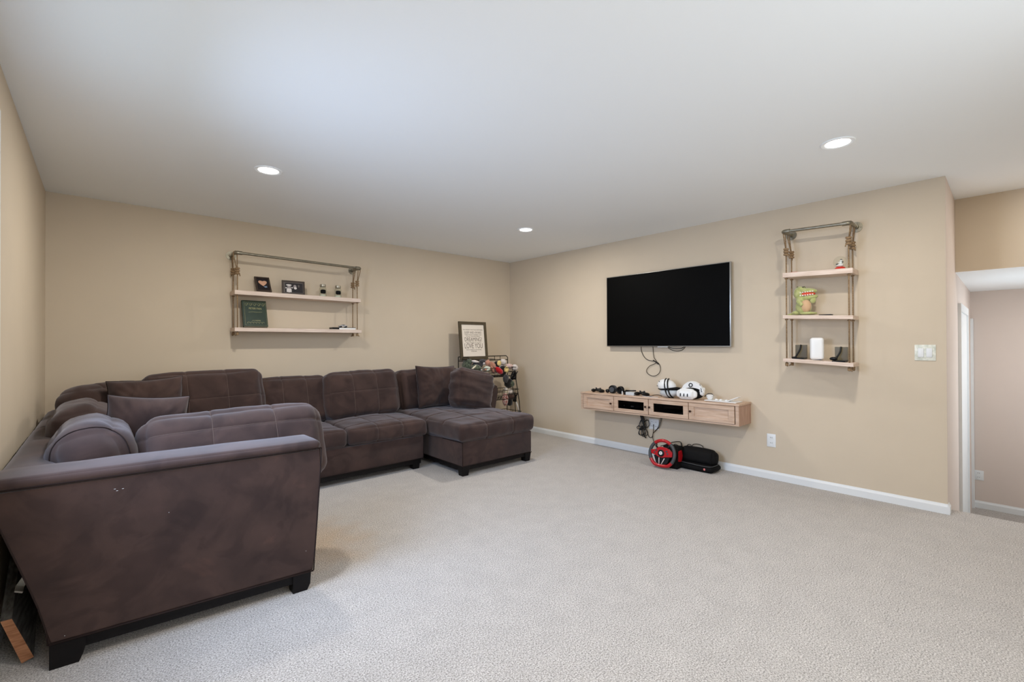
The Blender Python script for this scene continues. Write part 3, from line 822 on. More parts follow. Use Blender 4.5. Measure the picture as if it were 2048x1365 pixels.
# things on the console
def pad(label, y, x=4.37, w=0.15, rz=0.2, m=m_black, nm='game_controller'):
    z = zt(y)
    r = root(nm, label, 'controller', (x, y, z))
    bm = B()
    blob(bm, (x, y, z+0.026), (0.035, w*0.34, 0.018), (0, 0, rz), sub=3)
    blob(bm, (x-0.02, y+w*0.36, z+0.020), (0.05, 0.024, 0.0195), (0, 0.1, rz+.2), sub=3)
    blob(bm, (x-0.02, y-w*0.36, z+0.020), (0.05, 0.024, 0.0195), (0, 0.1, rz-.2), sub=3)
    obj('shell', bm, m, r, smooth=PI)
    for dy in (-0.2, 0.16):
        bm = B(); cyl(bm, (x-.01, y+w*dy, z+.040), (x-.012, y+w*dy, z+.052), .008, .010, 12); obj('thumbstick', bm, m_dgrey, r, smooth=SM)
    return r
pad('black game controller at the far left end of the media console', 3.33, w=0.16, rz=0.1)
# small round lens piece between controller and headphones
hp = root('headphones', 'black over-ear headphones lying on the left part of the media console', 'headphones', (4.38, 3.10, zt(3.10)))
zz = zt(3.1)
for k, (y, r_, zo) in enumerate(((3.125, .047, .046), (3.02, .043, .042))):
    bm = B(); lathe(bm, [(0, -.022), (r_*.8, -.022), (r_, -.012), (r_, .010), (r_*.85, .02), (r_*.5, .022), (0, .018)], 28, mtx=xf((4.37, y, zt(y)+zo), (0, -PI/2+.15, .2-.5*k)))
    e = obj('ear_cup', bm, m_dgrey if k == 0 else m_blackm, hp, smooth=SM)
    bm = B(); tube(bm, ring((4.349, y, zt(y)+zo), r_*.8, ((0, 1, 0), (0, 0, 1)), 24), .008, 8, closed=True); obj('ear_pad', bm, m_black, e, smooth=PI)
bm = B(); tube(bm, [(4.38, 3.165, zz+.05), (4.40, 3.19, zz+.03), (4.44, 3.2, zz+.018), (4.49, 3.16, zz+.016), (4.505, 3.08, zz+.016), (4.49, 3.0, zz+.018), (4.44, 2.95, zz+.02), (4.40, 2.97, zz+.04)], .010, 8, smooth=5); obj('headband', bm, m_black, hp, smooth=PI)
bm = B(); blob(bm, (4.36, 3.195, zz+.022), (.02, .026, .022), sub=2)
tag(obj('webcam', bm, m_black, smooth=PI, loc=(4.36, 3.195, zz)), 'small round black camera between the left controller and the headphones', 'camera')
b = root('charger_stand', 'pale grey box-shaped stand with black arm on the media console, right of the headphones', 'stand', (4.33, 2.86, zt(2.86)))
z = zt(2.86); bm = B(); box(bm, 4.29, 4.37, 2.80, 2.905, z, z+.034, .003); obj('base', bm, m_grey, b, smooth=SM)
bm = B(); box(bm, 4.30, 4.34, 2.91, 2.935, z, z+.045, .003); obj('black_end', bm, m_black, b)
bm = B(); tube(bm, [(4.33, 2.93, z+.045), (4.33, 2.88, z+.046), (4.33, 2.80, z+.051)], .007, 8); obj('arm', bm, m_black, b, smooth=PI)
bm = B(); box(bm, 4.275, 4.285, 2.935, 2.943, z, z+.04); obj('white_tab', bm, m_white, b)
pad('black game controller in the middle of the media console, left of the white headsets', 2.735, x=4.36, w=0.14, rz=-0.2)
bm = B()
z = zt(2.62)
tube(bm, [(4.36, 2.66, z+.004), (4.33, 2.62, z+.004), (4.31, 2.60, z+.008), (4.33, 2.575, z+.020), (4.37, 2.55, z+.02), (4.39, 2.52, z+.006)], .0035, 6, smooth=5)
tag(obj('headset_cable', bm, m_cable, smooth=PI, loc=(4.35, 2.6, z)), 'short black cable curling from under the left white headset', 'cord')
bm = B(); tube(bm, [(4.30, 2.70, z+.002), (4.28, 2.62, z+.003), (4.29, 2.57, z+.003), (4.31, 2.52, z+.003)], .003, 6, smooth=5)
tag(obj('headset_cable', bm, m_grey, smooth=PI, loc=(4.29, 2.6, z)), 'pale thin cable on the console edge beside the left white headset', 'cord')
# headset 1 : white, lying with its top shell and black straps toward us
y0 = 2.435; z = zt(y0); q = root('vr_headset', 'white headset with black crossing straps on the media console, left of its twin', 'headset', (4.37, y0, z))
bm = B(); blob(bm, (4.37, y0+.02, z+.118), (.075, .100, .072), (0.18, 0, 0), sub=4); bmesh.ops.bisect_plane(bm, geom=bm.verts[:]+bm.edges[:]+bm.faces[:], plane_co=(4.37, y0, z+.098), plane_no=(0, .10, 1), clear_inner=True)
bmesh.ops.holes_fill(bm, edges=bm.edges); obj('top_shell', bm, m_white, q, smooth=math.radians(60))
bm = B(); blob(bm, (4.37, y0-.01, z+.056), (.070, .105, .054), (-0.1, 0, 0), sub=4); obj('visor', bm, m_grey, q, smooth=PI)
bm = B(); blob(bm, (4.372, y0-.012, z+.092), (.080, .128, .021), (-0.05, 0, 0), sub=3); obj('gasket', bm, m_blackm, q, smooth=PI)
for dy, lean in ((.0, -.02), (-.03, -.022)):
    bm = B()
    P = [(4.37-.082*math.cos(a), y0+dy+.03+lean*(1-a/PI*2)*1.6-.0, z+.095+.098*math.sin(a)) for a in [(-75+i*17)*PI/180 for i in range(11)]]
    tube(bm, [(p[0]+.004, p[1], p[2]) for p in P], .0072, 6); obj('strap', bm, m_black, q, smooth=PI)
for dy, dz in ((.075, .165), (.098, .118)):
    bm = B(); blob(bm, (4.315, y0+dy, z+dz), .005, sub=1); obj('rivet', bm, m_black, q)
# headset 2 : white visor with three dark slots, strap arching above
y0 = 2.19; z = zt(y0); q = root('vr_headset', 'white headset with three dark slots on its visor, right of its twin', 'headset', (4.36, y0, z))
s_ = Soft(0.165, 0.07, 0.098, r=.034, bf=.012, bt=.006, wr=0); bm = s_.build(.012); bm.transform(xf((4.318, y0+.022, z+.055), (-.12, 0, -PI/2+.12))); obj('visor', bm, m_white, q, smooth=PI)
for dy in (.050, .016, -.018):
    bm = B(); s2 = Soft(.011, .008, .030, r=.0039, bf=0, bt=0, bb=0, wr=0); bm = s2.build(.01); bm.transform(xf((4.2725-dy*.12, y0+dy+.012, z+.048), (-.12, 0, -PI/2+.12))); obj('camera_slot', bm, m_black, q, smooth=PI)
bm = B(); blob(bm, (4.375, y0-.02, z+.062), (.05, .105, .058), sub=3); obj('face_pad', bm, m_blackm, q, smooth=PI)
bm = B()
vs = []
n = 22; rows = []
for i in range(n+1):
    a = PI*(0.06+0.88*i/n)
    cy = y0-.03+.115*math.cos(a); cz = z+.065+.098*math.sin(a)
    wd = .012+.030*math.sin(a)**1.5
    rows.append([bm.verts.new((4.345-.02*math.sin(a)+dx, cy*1.0, cz+dz)) for dx, dz in ((-.010, -wd), (-.012, wd*.35), (.012, wd*.55), (.014, -wd))])
for A, C in zip(rows, rows[1:]):
    for k in range(4): bm.faces.new((A[k], A[(k+1) % 4], C[(k+1) % 4], C[k]))
bm.faces.new(rows[0]); bm.faces.new(rows[-1])
obj('head_strap', bm, m_white, q, smooth=math.radians(60))
bm = B(); tube(bm, ring((4.311, y0-.022, z+.146), .017, ((0, 1, 0), (.25, 0, .97)), 28), .0045, 8, closed=True); obj('ring_emblem', bm, m_black, q, smooth=PI)
for sgn in (.085, -.092):
    bm = B(); tube(bm, [(4.33, y0-.03+sgn*.80, z+.155), (4.325, y0-.03+sgn*.97, z+.12), (4.33, y0-.03+sgn*1.05, z+.085)], .005, 6, smooth=4); obj('strap', bm, m_black, q, smooth=PI)
bm = B(); s2 = Soft(.026, .03, .080, r=.012, bf=.002, bt=.002, wr=0); bm = s2.build(.01); bm.transform(xf((4.36, y0-.122, z+.085), (.15, .1, .3))); obj('side_arm', bm, m_white, q, smooth=PI)
# white tray with small bits
y0 = 1.88; z = zt(y0); q = root('charging_tray', 'low white tray with raised flap on the right end of the media console', 'tray', (4.37, y0, z))
bm = B(); box(bm, 4.30, 4.45, 1.735, 2.03, z+.002, z+.010, .003); obj('plate', bm, m_white, q)
bm = B(); box(bm, -.03, .03, -.055, .055, -.004, .004, .003, mtx=xf((4.36, 1.775, z+.035), (-.42, 0, 0))); obj('flap', bm, m_white, q)
bm = B(); lathe(bm, [(0, 0), (.018, .002), (.030, .022), (.032, .046), (.027, .047), (.0, .03)], 20, mtx=xf((4.35, 1.995, z+.010))); obj('cup', bm, m_white, q, smooth=SM)
for dy in (1.93, 1.89, 1.84):
    bm = B(); blob(bm, (4.35, dy, z+.016), (.02, .016, .010), sub=2, amp=.4, seed=dy*9); obj('clip', bm, m_white, q, smooth=PI)
bm = B(); tube(bm, [(4.40, 2.07, z+.03), (4.42, 2.05, z+.055), (4.43, 2.02, z+.06), (4.42, 1.99, z+.045)], .004, 6, smooth=5)
tag(obj('headset_cable', bm, m_dgrey, smooth=PI, loc=(4.42, 2.03, z)), 'dark cable loop between the right headset and the white tray', 'cord')

# ------------------------------------------------------------------ cords and outlet below the console
def outlet(label, x, y, z, w=0.072, h=0.115, n=1, nx=-1, rz=0):
    q = root('wall_outlet', label, 'outlet', (x, y, z-h/2))
    bm = B(); box(bm, x-.006 if nx < 0 else x, x if nx < 0 else x+.006, y-w/2, y+w/2, z-h/2, z+h/2, .002, 2); obj('cover_plate', bm, m_trim, q, smooth=SM)
    for k in range(n):
        yy = y+(k-(n-1)/2)*.046
        for dz in (.024, -.024):
            bm = B(); box(bm, x-.008, x-.006, yy-.016, yy+.016, z+dz-.014, z+dz+.014, .002)
            s = obj('socket', bm, m_trim, q)
            bm = B(); box(bm, x-.0085, x-.0078, yy-.008, yy-.005, z+dz-.003, z+dz+.007); box(bm, x-.0085, x-.0078, yy+.005, yy+.008, z+dz-.003, z+dz+.007)
            obj('slot', bm, m_blackm, s)
    return q
outlet('white duplex outlet on the right wall between console and light switch', XB, 1.516, 0.351, 0.074, 0.118)
outlet('white outlet plate behind the cords under the media console', XB, 2.70, 0.345, 0.118, 0.118, 2)
outlet('white outlet on the far wall of the lower hall', XF, 0.330, -0.304, 0.082, 0.112)
bm = B(); XC = 4.505
P = [(XC, 2.855, .47), (XC, 2.842, .40), (XC, 2.815, .34), (XC, 2.80, .30)]
tube(bm, P, .010, 8, smooth=4)
tube(bm, [(XC-.01, 2.83, .47), (XC-.012, 2.82, .40), (XC-.01, 2.80, .33)], .009, 8, smooth=4)
for (cy, cz, ry, rz_, a) in ((2.835, .335, .028, .07, .2), (2.815, .345, .03, .075, -.1), (2.775, .345, .032, .045, .5), (2.865, .29, .03, .018, .1), (2.83, .26, .035, .055, .25), (2.815, .255, .022, .06, 0), (2.80, .262, .03, .055, -.3), (2.84, .25, .028, .045, .4)):
    pts = []
    for i in range(20):
        t_ = 2*PI*i/20; u, v = ry*math.cos(t_), rz_*math.sin(t_)
        pts.append((XC-.004+.010*math.sin(t_*2+a), cy+u*math.cos(a)-v*math.sin(a), cz+u*math.sin(a)+v*math.cos(a)))
    tube(bm, pts, .0042, 6, closed=True)
blob(bm, (XC, 2.815, .300), (.012, .020, .018), sub=2)
tube(bm, [(XC, 2.82, .22), (XC, 2.80, .195), (XC, 2.785, .185)], .007, 6)
tag(obj('coiled_cord', bm, m_cable, smooth=PI, loc=(XC, 2.81, .19)), 'bundle of coiled black cord hanging under the media console', 'cord')
bm = B(); XW = 4.515
tube(bm, [(XW, 2.785, .27), (XW, 2.765, .22), (XW, 2.745, .195), (XW, 2.715, .205), (XW-.002, 2.70, .25), (XW-.004, 2.665, .285), (XW-.006, 2.625, .33), (XW-.006, 2.60, .40), (XW-.01, 2.59, .46)], .0035, 6, smooth=5)
tube(bm, [(XW, 2.70, .345), (XW-.006, 2.695, .31), (XW-.004, 2.70, .26), (XW-.006, 2.705, .21), (XW-.01, 2.69, .16), (XW-.05, 2.63, .11), (XW-.09, 2.56, .10), (4.30, 2.50, .10)], .0035, 6, smooth=5)
tube(bm, [(XW, 2.68, .275), (XW-.006, 2.64, .32), (XW-.004, 2.615, .40), (XW-.01, 2.612, .46)], .003, 6, smooth=5)
tag(obj('power_cord', bm, m_cable, smooth=PI, loc=(XW, 2.66, .20)), 'thin black cords crossing the outlet under the media console', 'cord')

# ------------------------------------------------------------------ racing wheel and case on the floor
WC = Vector((4.125, 2.372, 0.144))
nrm = Vector((-0.97, -0.04, 0.20)).normalized()
wu = Vector((0, 0, 1)).cross(nrm).normalized()      # points right as seen from the front
wv = nrm.cross(wu).normalized()
m_sstrip = mat('silver_paint', (206, 196, 194), .45)
sw = root('racing_wheel', 'red and black toy racing wheel standing on the carpet under the console', 'game wheel', (4.16, 2.37, 0))
def wp(u, v, d=0): return WC+wu*u+wv*v+nrm*d
R = 0.128
def arc(a0, a1, n=16):
    pts = []
    for i in range(n+1):
        a = math.radians(a0+(a1-a0)*i/n)
        x, y = R*math.cos(a), R*math.sin(a)
        if y < -R*.86: y = -R*.86-(abs(y)-R*.86)*.3
        pts.append(wp(x, y))
    return pts
for a0, a1, mm_, lab in ((52, 130, m_red, 'red rim grip'), (130, 208, m_dgrey, None), (208, 325, m_red, 'red rim grip'), (325, 412, m_dgrey, None)):
    bm = B(); tube(bm, arc(a0, a1), .0165, 12); o = obj('rim', bm, mm_, sw, smooth=math.radians(60))
    if lab: o['label'] = lab
def wpoly(pts, d0, d1):
    bm = B(); A = [bm.verts.new(wp(x, y, d0)) for x, y in pts]; C = [bm.verts.new(wp(x, y, d1)) for x, y in pts]
    bm.faces.new(A); bm.faces.new(C[::-1]); n = len(pts)
    for i in range(n): bm.faces.new((A[i], A[(i+1) % n], C[(i+1) % n], C[i]))
    bmesh.ops.bevel(bm, geom=list(bm.edges), offset=.002, segments=1, affect='EDGES')
    return bm
obj('hub', wpoly([(-.112, .026), (-.06, .036), (-.035, .062), (.0, .068), (.045, .062), (.07, .055), (.112, .024), (.112, -.016), (.05, -.024), (.02, -.035), (-.02, -.035), (-.05, -.018), (-.105, -.010)], -.008, .022), m_red, sw)['label'] = 'glossy red hub'
obj('lower_spoke', wpoly([(-.085, -.020), (.085, -.020), (.062, -.085), (.03, -.103), (-.03, -.103), (-.062, -.085)], -.010, .006), m_black, sw)
for p0, p1 in (((-.10, -.012), (-.035, -.014)), ((.10, -.016), (.035, -.008)), ((-.022, -.038), (-.016, -.100)), ((.035, -.040), (.008, -.100)), ((-.082, -.030), (-.055, -.085))):
    bm = B(); tube(bm, [wp(*p0, .014), wp(*p1, .014)], .0046, 6); obj('silver_strip', bm, m_sstrip, sw, smooth=PI)
Q = Matrix((wu, wv, nrm)).transposed().to_4x4()
def wm(u, v, d): k = Q.copy(); k.translation = wp(u, v, d); return k
bm = B(); lathe(bm, [(0, 0), (.033, 0), (.033, .006), (.028, .010), (0, .010)], 28, mtx=wm(0, .006, .020)); obj('center_cap', bm, m_black, sw, smooth=SM)
bm = B(); lathe(bm, [(0, 0), (.017, 0), (.016, .003), (0, .004)], 24, mtx=wm(0, .006, .030)); e = obj('white_emblem', bm, m_white, sw, smooth=SM)
text('M', .022, wm(0, .006, .0345), m_black, e)
for u, v in ((-.070, .005), (.066, .008), (.055, .030), (-.055, .028)):
    bm = B(); lathe(bm, [(0, .0), (.009, 0), (.008, .004), (0, .005)], 16, mtx=wm(u, v, .021)); obj('button', bm, m_dgrey, sw, smooth=SM)
bm = B(); tube(bm, [wp(-.06, .05, -.015), wp(-.075, .07, -.015), wp(-.07, .09, -.012)], .007, 6); obj('paddle', bm, m_black, sw, smooth=PI)
bm = B(); cyl(bm, wp(0, 0, -.07), wp(0, 0, -.005), .035, .03, 20); obj('column', bm, m_black, sw, smooth=SM)
bm = B()
bs = xf((4.285, 2.335, 0), (0, 0, .05))
prism(bm, [(-.10, 0), (.10, 0), (.10, .16), (.02, .215), (-.06, .21), (-.10, .10)], 1, -.085, .085); bm.transform(bs)
bmesh.ops.bevel(bm, geom=list(bm.edges), offset=.008, segments=2, affect='EDGES'); obj('base_housing', bm, m_blackm, sw, smooth=SM)
bm = B(); prism(bm, [(-.085, .075), (-.03, .065), (.0, .12), (-.02, .18), (-.075, .175)], 1, -.094, -.080); bm.transform(bs)
bmesh.ops.bevel(bm, geom=list(bm.edges), offset=.004, segments=2, affect='EDGES'); obj('side_cover', bm, m_red, sw, smooth=SM)['label'] = 'red side cover'

cs = root('carrying_case', 'black zippered soft carrying case leaning on the right wall beside the racing wheel', 'case', (4.38, 2.07, 0))
s_ = Soft(0.33, 0.14, 0.150, r=.045, bf=.012, bt=.010, wr=.003); bm = s_.build(.02); bm.transform(xf((4.385, 2.125, .125), (-.20, 0, -PI/2+.03))); obj('lid', bm, m_blackm, cs, smooth=PI)
s_ = Soft(0.35, 0.20, 0.065, r=.028, bf=.006, bt=.004, wr=.002); bm = s_.build(.02); bm.transform(xf((4.365, 2.12, .034), (0, 0, -PI/2+.03))); obj('body', bm, m_blackm, cs, smooth=PI)
bm = B(); tube(bm, [(4.27, 2.28, .068), (4.263, 2.15, .066), (4.262, 2.03, .064), (4.272, 1.965, .066), (4.31, 1.945, .068), (4.40, 1.942, .070)], .0035, 6, smooth=4); obj('zipper', bm, m_dgrey, cs, smooth=PI)
bm = B(); blob(bm, (4.260, 2.012, .036), (.004, .010, .011), sub=2); obj('badge', bm, mat('badge_pink', (214, 120, 118), .4), cs, smooth=PI)['label'] = 'small round pale red badge'
bm = B(); tube(bm, [(4.30, 1.96, .02), (4.268, 1.95, .012), (4.28, 1.975, .006)], .003, 6, smooth=4); obj('handle_loop', bm, m_black, cs, smooth=PI)
bm = B()
XK = 4.502
tube(bm, [(4.42, 2.56, .145), (XK, 2.506, .166), (XK, 2.478, .184), (XK, 2.41, .204), (XK, 2.372, .200), (XK, 2.355, .158), (XK, 2.328, .128), (XK-.01, 2.29, .11)], .0038, 6, smooth=5)
tube(bm, [(XK-.02, 2.46, .13), (XK-.01, 2.449, .160), (XK-.01, 2.432, .174), (XK-.01, 2.404, .168), (XK-.01, 2.390, .140), (XK-.01, 2.385, .12)], .0036, 6, smooth=5)
tube(bm, [(XK, 2.372, .200), (XK-.006, 2.365, .165), (XK-.004, 2.338, .132), (XK, 2.306, .180), (XK, 2.279, .196), (XK, 2.262, .182), (XK-.005, 2.285, .135), (XK-.01, 2.31, .12)], .0036, 6, smooth=5)
tube(bm, [(XK, 2.262, .160), (XK, 2.24, .200), (XK, 2.194, .212), (XK, 2.158, .206), (XK, 2.137, .190), (XK-.01, 2.13, .14)], .0036, 6, smooth=5)
tag(obj('wheel_cord', bm, m_cable, smooth=PI, loc=(4.49, 2.3, .12)), 'black cord looping above the carrying case against the wall', 'cord')

bm = B(); tube(bm, [wp(.045, .05, -.018), wp(.06, .085, -.018), wp(.035, .092, -.018)], .012, 6); obj('paddle', bm, m_black, sw, smooth=PI)
# ------------------------------------------------------------------ light switch
m_marb = mat('cream_marble_plate', (232, 232, 220), .35, rgb2=(198, 202, 188), vscale=45, detail=5)
q = root('light_switch', 'double rocker light switch with cream marbled plate near the end of the right wall', 'switch', (XB, .470, 1.103))
bm = B(); box(bm, XB-.006, XB, .411, .529, 1.103, 1.220, .002, 2); obj('cover_plate', bm, m_marb, q, smooth=SM)
for y in (.493, .447):
    bm = B(); box(bm, XB-.011, XB-.006, y-.0165, y+.0165, 1.128, 1.194, .002, 2); obj('rocker', bm, m_trim, q, smooth=SM)

# ------------------------------------------------------------------ rope shelves
def knot(bm, c, r=.013, h=.032, seed=0):
    c = Vector(c)
    for k in range(3):
        zc = c.z+h*(k/2-.5)
        tube(bm, ring((c.x, c.y, zc), r*.62, ((1, 0, .15), (0, 1, .1)), 12), r*.5, 6, closed=True)
    a = seed*2.1
    blob(bm, c, (r*.9, r*.9, h*.45), sub=2, amp=.3, seed=seed)
    tube(bm, [c+Vector((0, 0, -h*.3)), c+Vector((.018*math.cos(a), .018*math.sin(a), -h*.6)), c+Vector((.022*math.cos(a), .022*math.sin(a), -h*1.0))], .0048, 6)
def rope_strand(parent, top, loop_axis, loop_w, kz, bot, boards, seed):
    """top: pipe point; hangs from loop over the pipe to knot, then straight to bottom knot"""
    x, y, z = top
    u = Vector(loop_axis)
    bm = B(); k = Vector((bot[0], bot[1], kz))
    t = Vector(top)
    tube(bm, [k, t+u*loop_w+Vector((0, 0, -.028)), t+u*loop_w*.9+Vector((0, 0, 0.006)), t+Vector((0, 0, .019)), t-u*loop_w*.9+Vector((0, 0, 0.006)), t-u*loop_w+Vector((0, 0, -.028)), k], .0042, 6, smooth=0)
    tube(bm, [k, Vector(bot)], .0055, 8)
    r = obj('rope', bm, m_rope, parent, smooth=PI)
    bm = B(); knot(bm, k, .020, .046, seed); obj('knot', bm, m_rope, r, smooth=PI)
    for zb in boards:
        bm = B(); tube(bm, ring((bot[0], bot[1], zb-.007), .008, ((1, 0, 0), (0, 1, 0)), 12), .0055, 6, closed=True); obj('knot', bm, m_rope, r, smooth=PI)
    bm = B(); knot(bm, (bot[0], bot[1], bot[2]), .012, .018, seed+1); obj('knot', bm, m_rope, r, smooth=PI)
def flange(bm, c, ax, R=.042, t=.006):
    c = Vector(c); a = Vector(ax)
    cyl(bm, c, c+a*t, R, R, 28); cyl(bm, c+a*t, c+a*(t+.02), .019, .016, 20)
    p = a.orthogonal().normalized(); q_ = a.cross(p)
    for i in range(4):
        d = p*math.cos(i*PI/2+.6)+q_*math.sin(i*PI/2+.6); cyl(bm, c+a*t+d*R*.72, c+a*(t+.003)+d*R*.72, .005, .004, 8)
# left: pipe along x
def board(parent, c0, c1, depth_ax, depth, thick, mm_=m_board):
    """plank from c0 to c1 (top front edge points)"""
    c0, c1 = Vector(c0), Vector(c1); d = Vector(depth_ax)*depth; dz = Vector((0, 0, -thick))
    bm = B(); A = [bm.verts.new(c0+k) for k in (Vector((0, 0, 0)), d, d+dz, dz)]; C = [bm.verts.new(c1+k) for k in (Vector((0, 0, 0)), d, d+dz, dz)]
    bm.faces.new(A); bm.faces.new(C[::-1])
    for i in range(4): bm.faces.new((A[i], A[(i+1) % 4], C[(i+1) % 4], C[i]))
    bmesh.ops.bevel(bm, geom=list(bm.edges), offset=.002, segments=1, affect='EDGES')
    return obj('shelf_board', bm, mm_, parent)
m_boardx = mat('whitewashed_pine_long', (226, 208, 194), 0.65, rgb2=(206, 186, 170), vscale=9, stretch=(.6, 8, 8), detail=5)
m_boardy = mat('whitewashed_pine_short', (226, 208, 194), 0.65, rgb2=(204, 182, 164), vscale=9, stretch=(8, .6, 8), detail=5)
L1 = root('rope_shelf', 'wide two-board hanging shelf on pipe and rope, on the back wall above the sofa', 'shelf', (1.53, 4.97, 1.35))
yf, yw = 4.862, 5.079
bm = B()
zl, zr = 2.092, 2.072
tube(bm, [(.965, yf, zl), (2.10, yf, zr)], .0125, 16)
tube(bm, [(.935, yw-.02, zl), (.935, yf+.03, zl)], .0125, 16); tube(bm, [(2.128, yw-.02, zr), (2.128, yf+.03, zr)], .0125, 16)
p1 = obj('pipe', bm, m_iron, L1, smooth=math.radians(60))
for x, z, s_ in ((.935, zl, 1), (2.128, zr, -1)):
    bm = B(); tube(bm, [(x, yf+.045, z), (x, yf+.016, z), (x+s_*.006, yf+.004, z), (x+s_*.018, yf, z), (x+s_*.05, yf, z)], .0175, 14, smooth=3); obj('elbow', bm, m_iron, L1, smooth=math.radians(60))
    bm = B(); flange(bm, (x, yw, z), (0, -1, 0)); obj('flange', bm, m_iron, L1, smooth=SM)
board(L1, (.925, 4.86, 1.745), (2.137, 4.86, 1.737), (0, 1, 0), .195, .040, m_boardx)
board(L1, (.925, 4.86, 1.396), (2.145, 4.86, 1.396), (0, 1, 0), .195, .036, m_boardx)
for i, (x, y, kz) in enumerate(((.952, 4.885, 1.925), (.943, 5.02, 1.935), (2.105, 4.885, 1.905), (2.112, 5.02, 1.90))):
    top = (.935 if x < 1.5 else 2.128, y if y > 4.95 else 4.885, (zl if x < 1.5 else zr))
    rope_strand(L1, (top[0], top[1], top[2]), (0, 1, 0) if y > 4.95 else (0.8, .6, 0), .022, kz, (x, y, 1.340), (1.705 if x < 1.5 else 1.698,), i)
# right: pipe along y
R1 = root('rope_shelf', 'narrow three-board hanging shelf on pipe and rope, on the right wall', 'shelf', (4.42, 1.11, 1.05))
xf_, xw = 4.325, 4.532
zl, zr = 2.183, 2.168
bm = B()
tube(bm, [(xf_, 1.33, zl), (xf_, .90, zr)], .0125, 16)
tube(bm, [(xw-.02, 1.345, zl), (xf_+.03, 1.345, zl)], .0125, 16); tube(bm, [(xw-.02, .878, zr), (xf_+.03, .878, zr)], .0125, 16)
obj('pipe', bm, m_iron, R1, smooth=math.radians(60))
for y, z, s_ in ((1.345, zl, -1), (.878, zr, 1)):
    bm = B(); tube(bm, [(xf_+.045, y, z), (xf_+.016, y, z), (xf_+.004, y+s_*.006, z), (xf_, y+s_*.018, z), (xf_, y+s_*.05, z)], .0175, 14, smooth=3); obj('elbow', bm, m_iron, R1, smooth=math.radians(60))
    bm = B(); flange(bm, (xw, y, z), (-1, 0, 0)); obj('flange', bm, m_iron, R1, smooth=SM)
for (a, b_, th) in ((1.832, 1.817, .040), (1.473, 1.448, .030), (1.107, 1.078, .030)):
    board(R1, (4.32, 1.352, a), (4.32, .862, b_), (1, 0, 0), .185, th, m_boardy)
for i, (x, y, kz) in enumerate(((4.345, 1.330, 2.012), (4.455, 1.322, 2.0), (4.345, .892, 2.035), (4.455, .889, 2.012))):
    left = y > 1.1
    rope_strand(R1, (4.352 if x < 4.4 else 4.455, 1.345 if left else .878, zl if left else zr), (1, 0, 0), .024, kz, (x, y, 1.055 if left else 1.03), (1.79, 1.442) if left else (1.776, 1.418), i+5)

# ------------------------------------------------------------------ things on the left shelf
m_frame = mat('dark_wood_frame', (62, 50, 42), .5, var=.2, vscale=20)
m_photo = mat('dark_photo_print', (34, 28, 30), .35)
m_skin = mat('photo_hands_tone', (206, 160, 132), .5)
m_blue = mat('photo_blue_tone', (112, 128, 150), .5)
m_bw = mat('photo_light_tone', (214, 208, 204), .5)
m_mat = mat('photo_mount_grey', (92, 84, 78), .5)
def picture(label, w, h, c, lean, rz, inner, mount=None, t=.016, fw_=.014, mframe=m_frame, nm='picture_frame', facing='y', paper=m_photo):
    """frame standing on its lower edge at c (centre bottom), leaning back"""
    base = xf(c, (0, 0, rz)) @ xf((0, 0, 0), (-lean, 0, 0))
    r = root(nm, label, 'picture frame', c)
    bm = B()
    box(bm, -w/2, w/2, -t, 0, 0, fw_, mtx=base); box(bm, -w/2, w/2, -t, 0, h-fw_, h, mtx=base)
    box(bm, -w/2, -w/2+fw_, -t, 0, fw_, h-fw_, mtx=base); box(bm, w/2-fw_, w/2, -t, 0, fw_, h-fw_, mtx=base)
    obj('frame', bm, mframe, r)
    bm = B(); box(bm, -w/2+fw_, w/2-fw_, -t*.55, -.001, fw_, h-fw_, mtx=base); pr = obj('print', bm, paper, r)
    if mount:
        bm = B(); a, b_, c_, d_ = mount; box(bm, a, b_, -t*.62, -t*.5, c_, d_, mtx=base); obj('photograph', bm, inner[0], pr)
    return r, base, pr
def flat(bm, pts, base, y):
    A = [bm.verts.new(base @ Vector((p[0], y, p[1]))) for p in pts]; C = [bm.verts.new(base @ Vector((p[0], y+.0006, p[1]))) for p in pts]
    bm.faces.new(A); bm.faces.new(C[::-1]); n = len(pts)
    for i in range(n): bm.faces.new((A[i], A[(i+1) % n], C[(i+1) % n], C[i]))
r_, bs, pr = picture('portrait photo frame with joined hands on dark ground, on the upper left shelf', .132, .185, (1.183, 4.905, 1.7435), .62, .0, (m_photo,), (-.042, .045, .035, .150))
bm = B(); flat(bm, [(-.038, .122), (-.034, .134), (-.022, .140), (-.008, .137), (0, .132), (.008, .137), (.022, .140), (.034, .134), (.038, .122), (.034, .108), (.020, .090), (0, .070), (-.020, .090), (-.034, .108)], bs, -.0118); obj('photo_detail', bm, m_skin, pr)
bm = B(); flat(bm, [(0, .068), (.03, .074), (.034, .056), (.015, .05)], bs, -.0118); obj('photo_detail', bm, m_blue, pr)
r_, bs, pr = picture('landscape black and white photo frame in the middle of the upper left shelf', .215, .142, (1.463, 4.95, 1.7415), .10, -.04, (m_photo,), (-.078, .088, .022, .118), paper=m_mat)
def ell(cx, cz, rx, rz, n=14): return [(cx+rx*math.cos(2*PI*i/n), cz+rz*math.sin(2*PI*i/n)) for i in range(n)]
m_bwg = mat('photo_grey_tone', (150, 142, 140), .5)
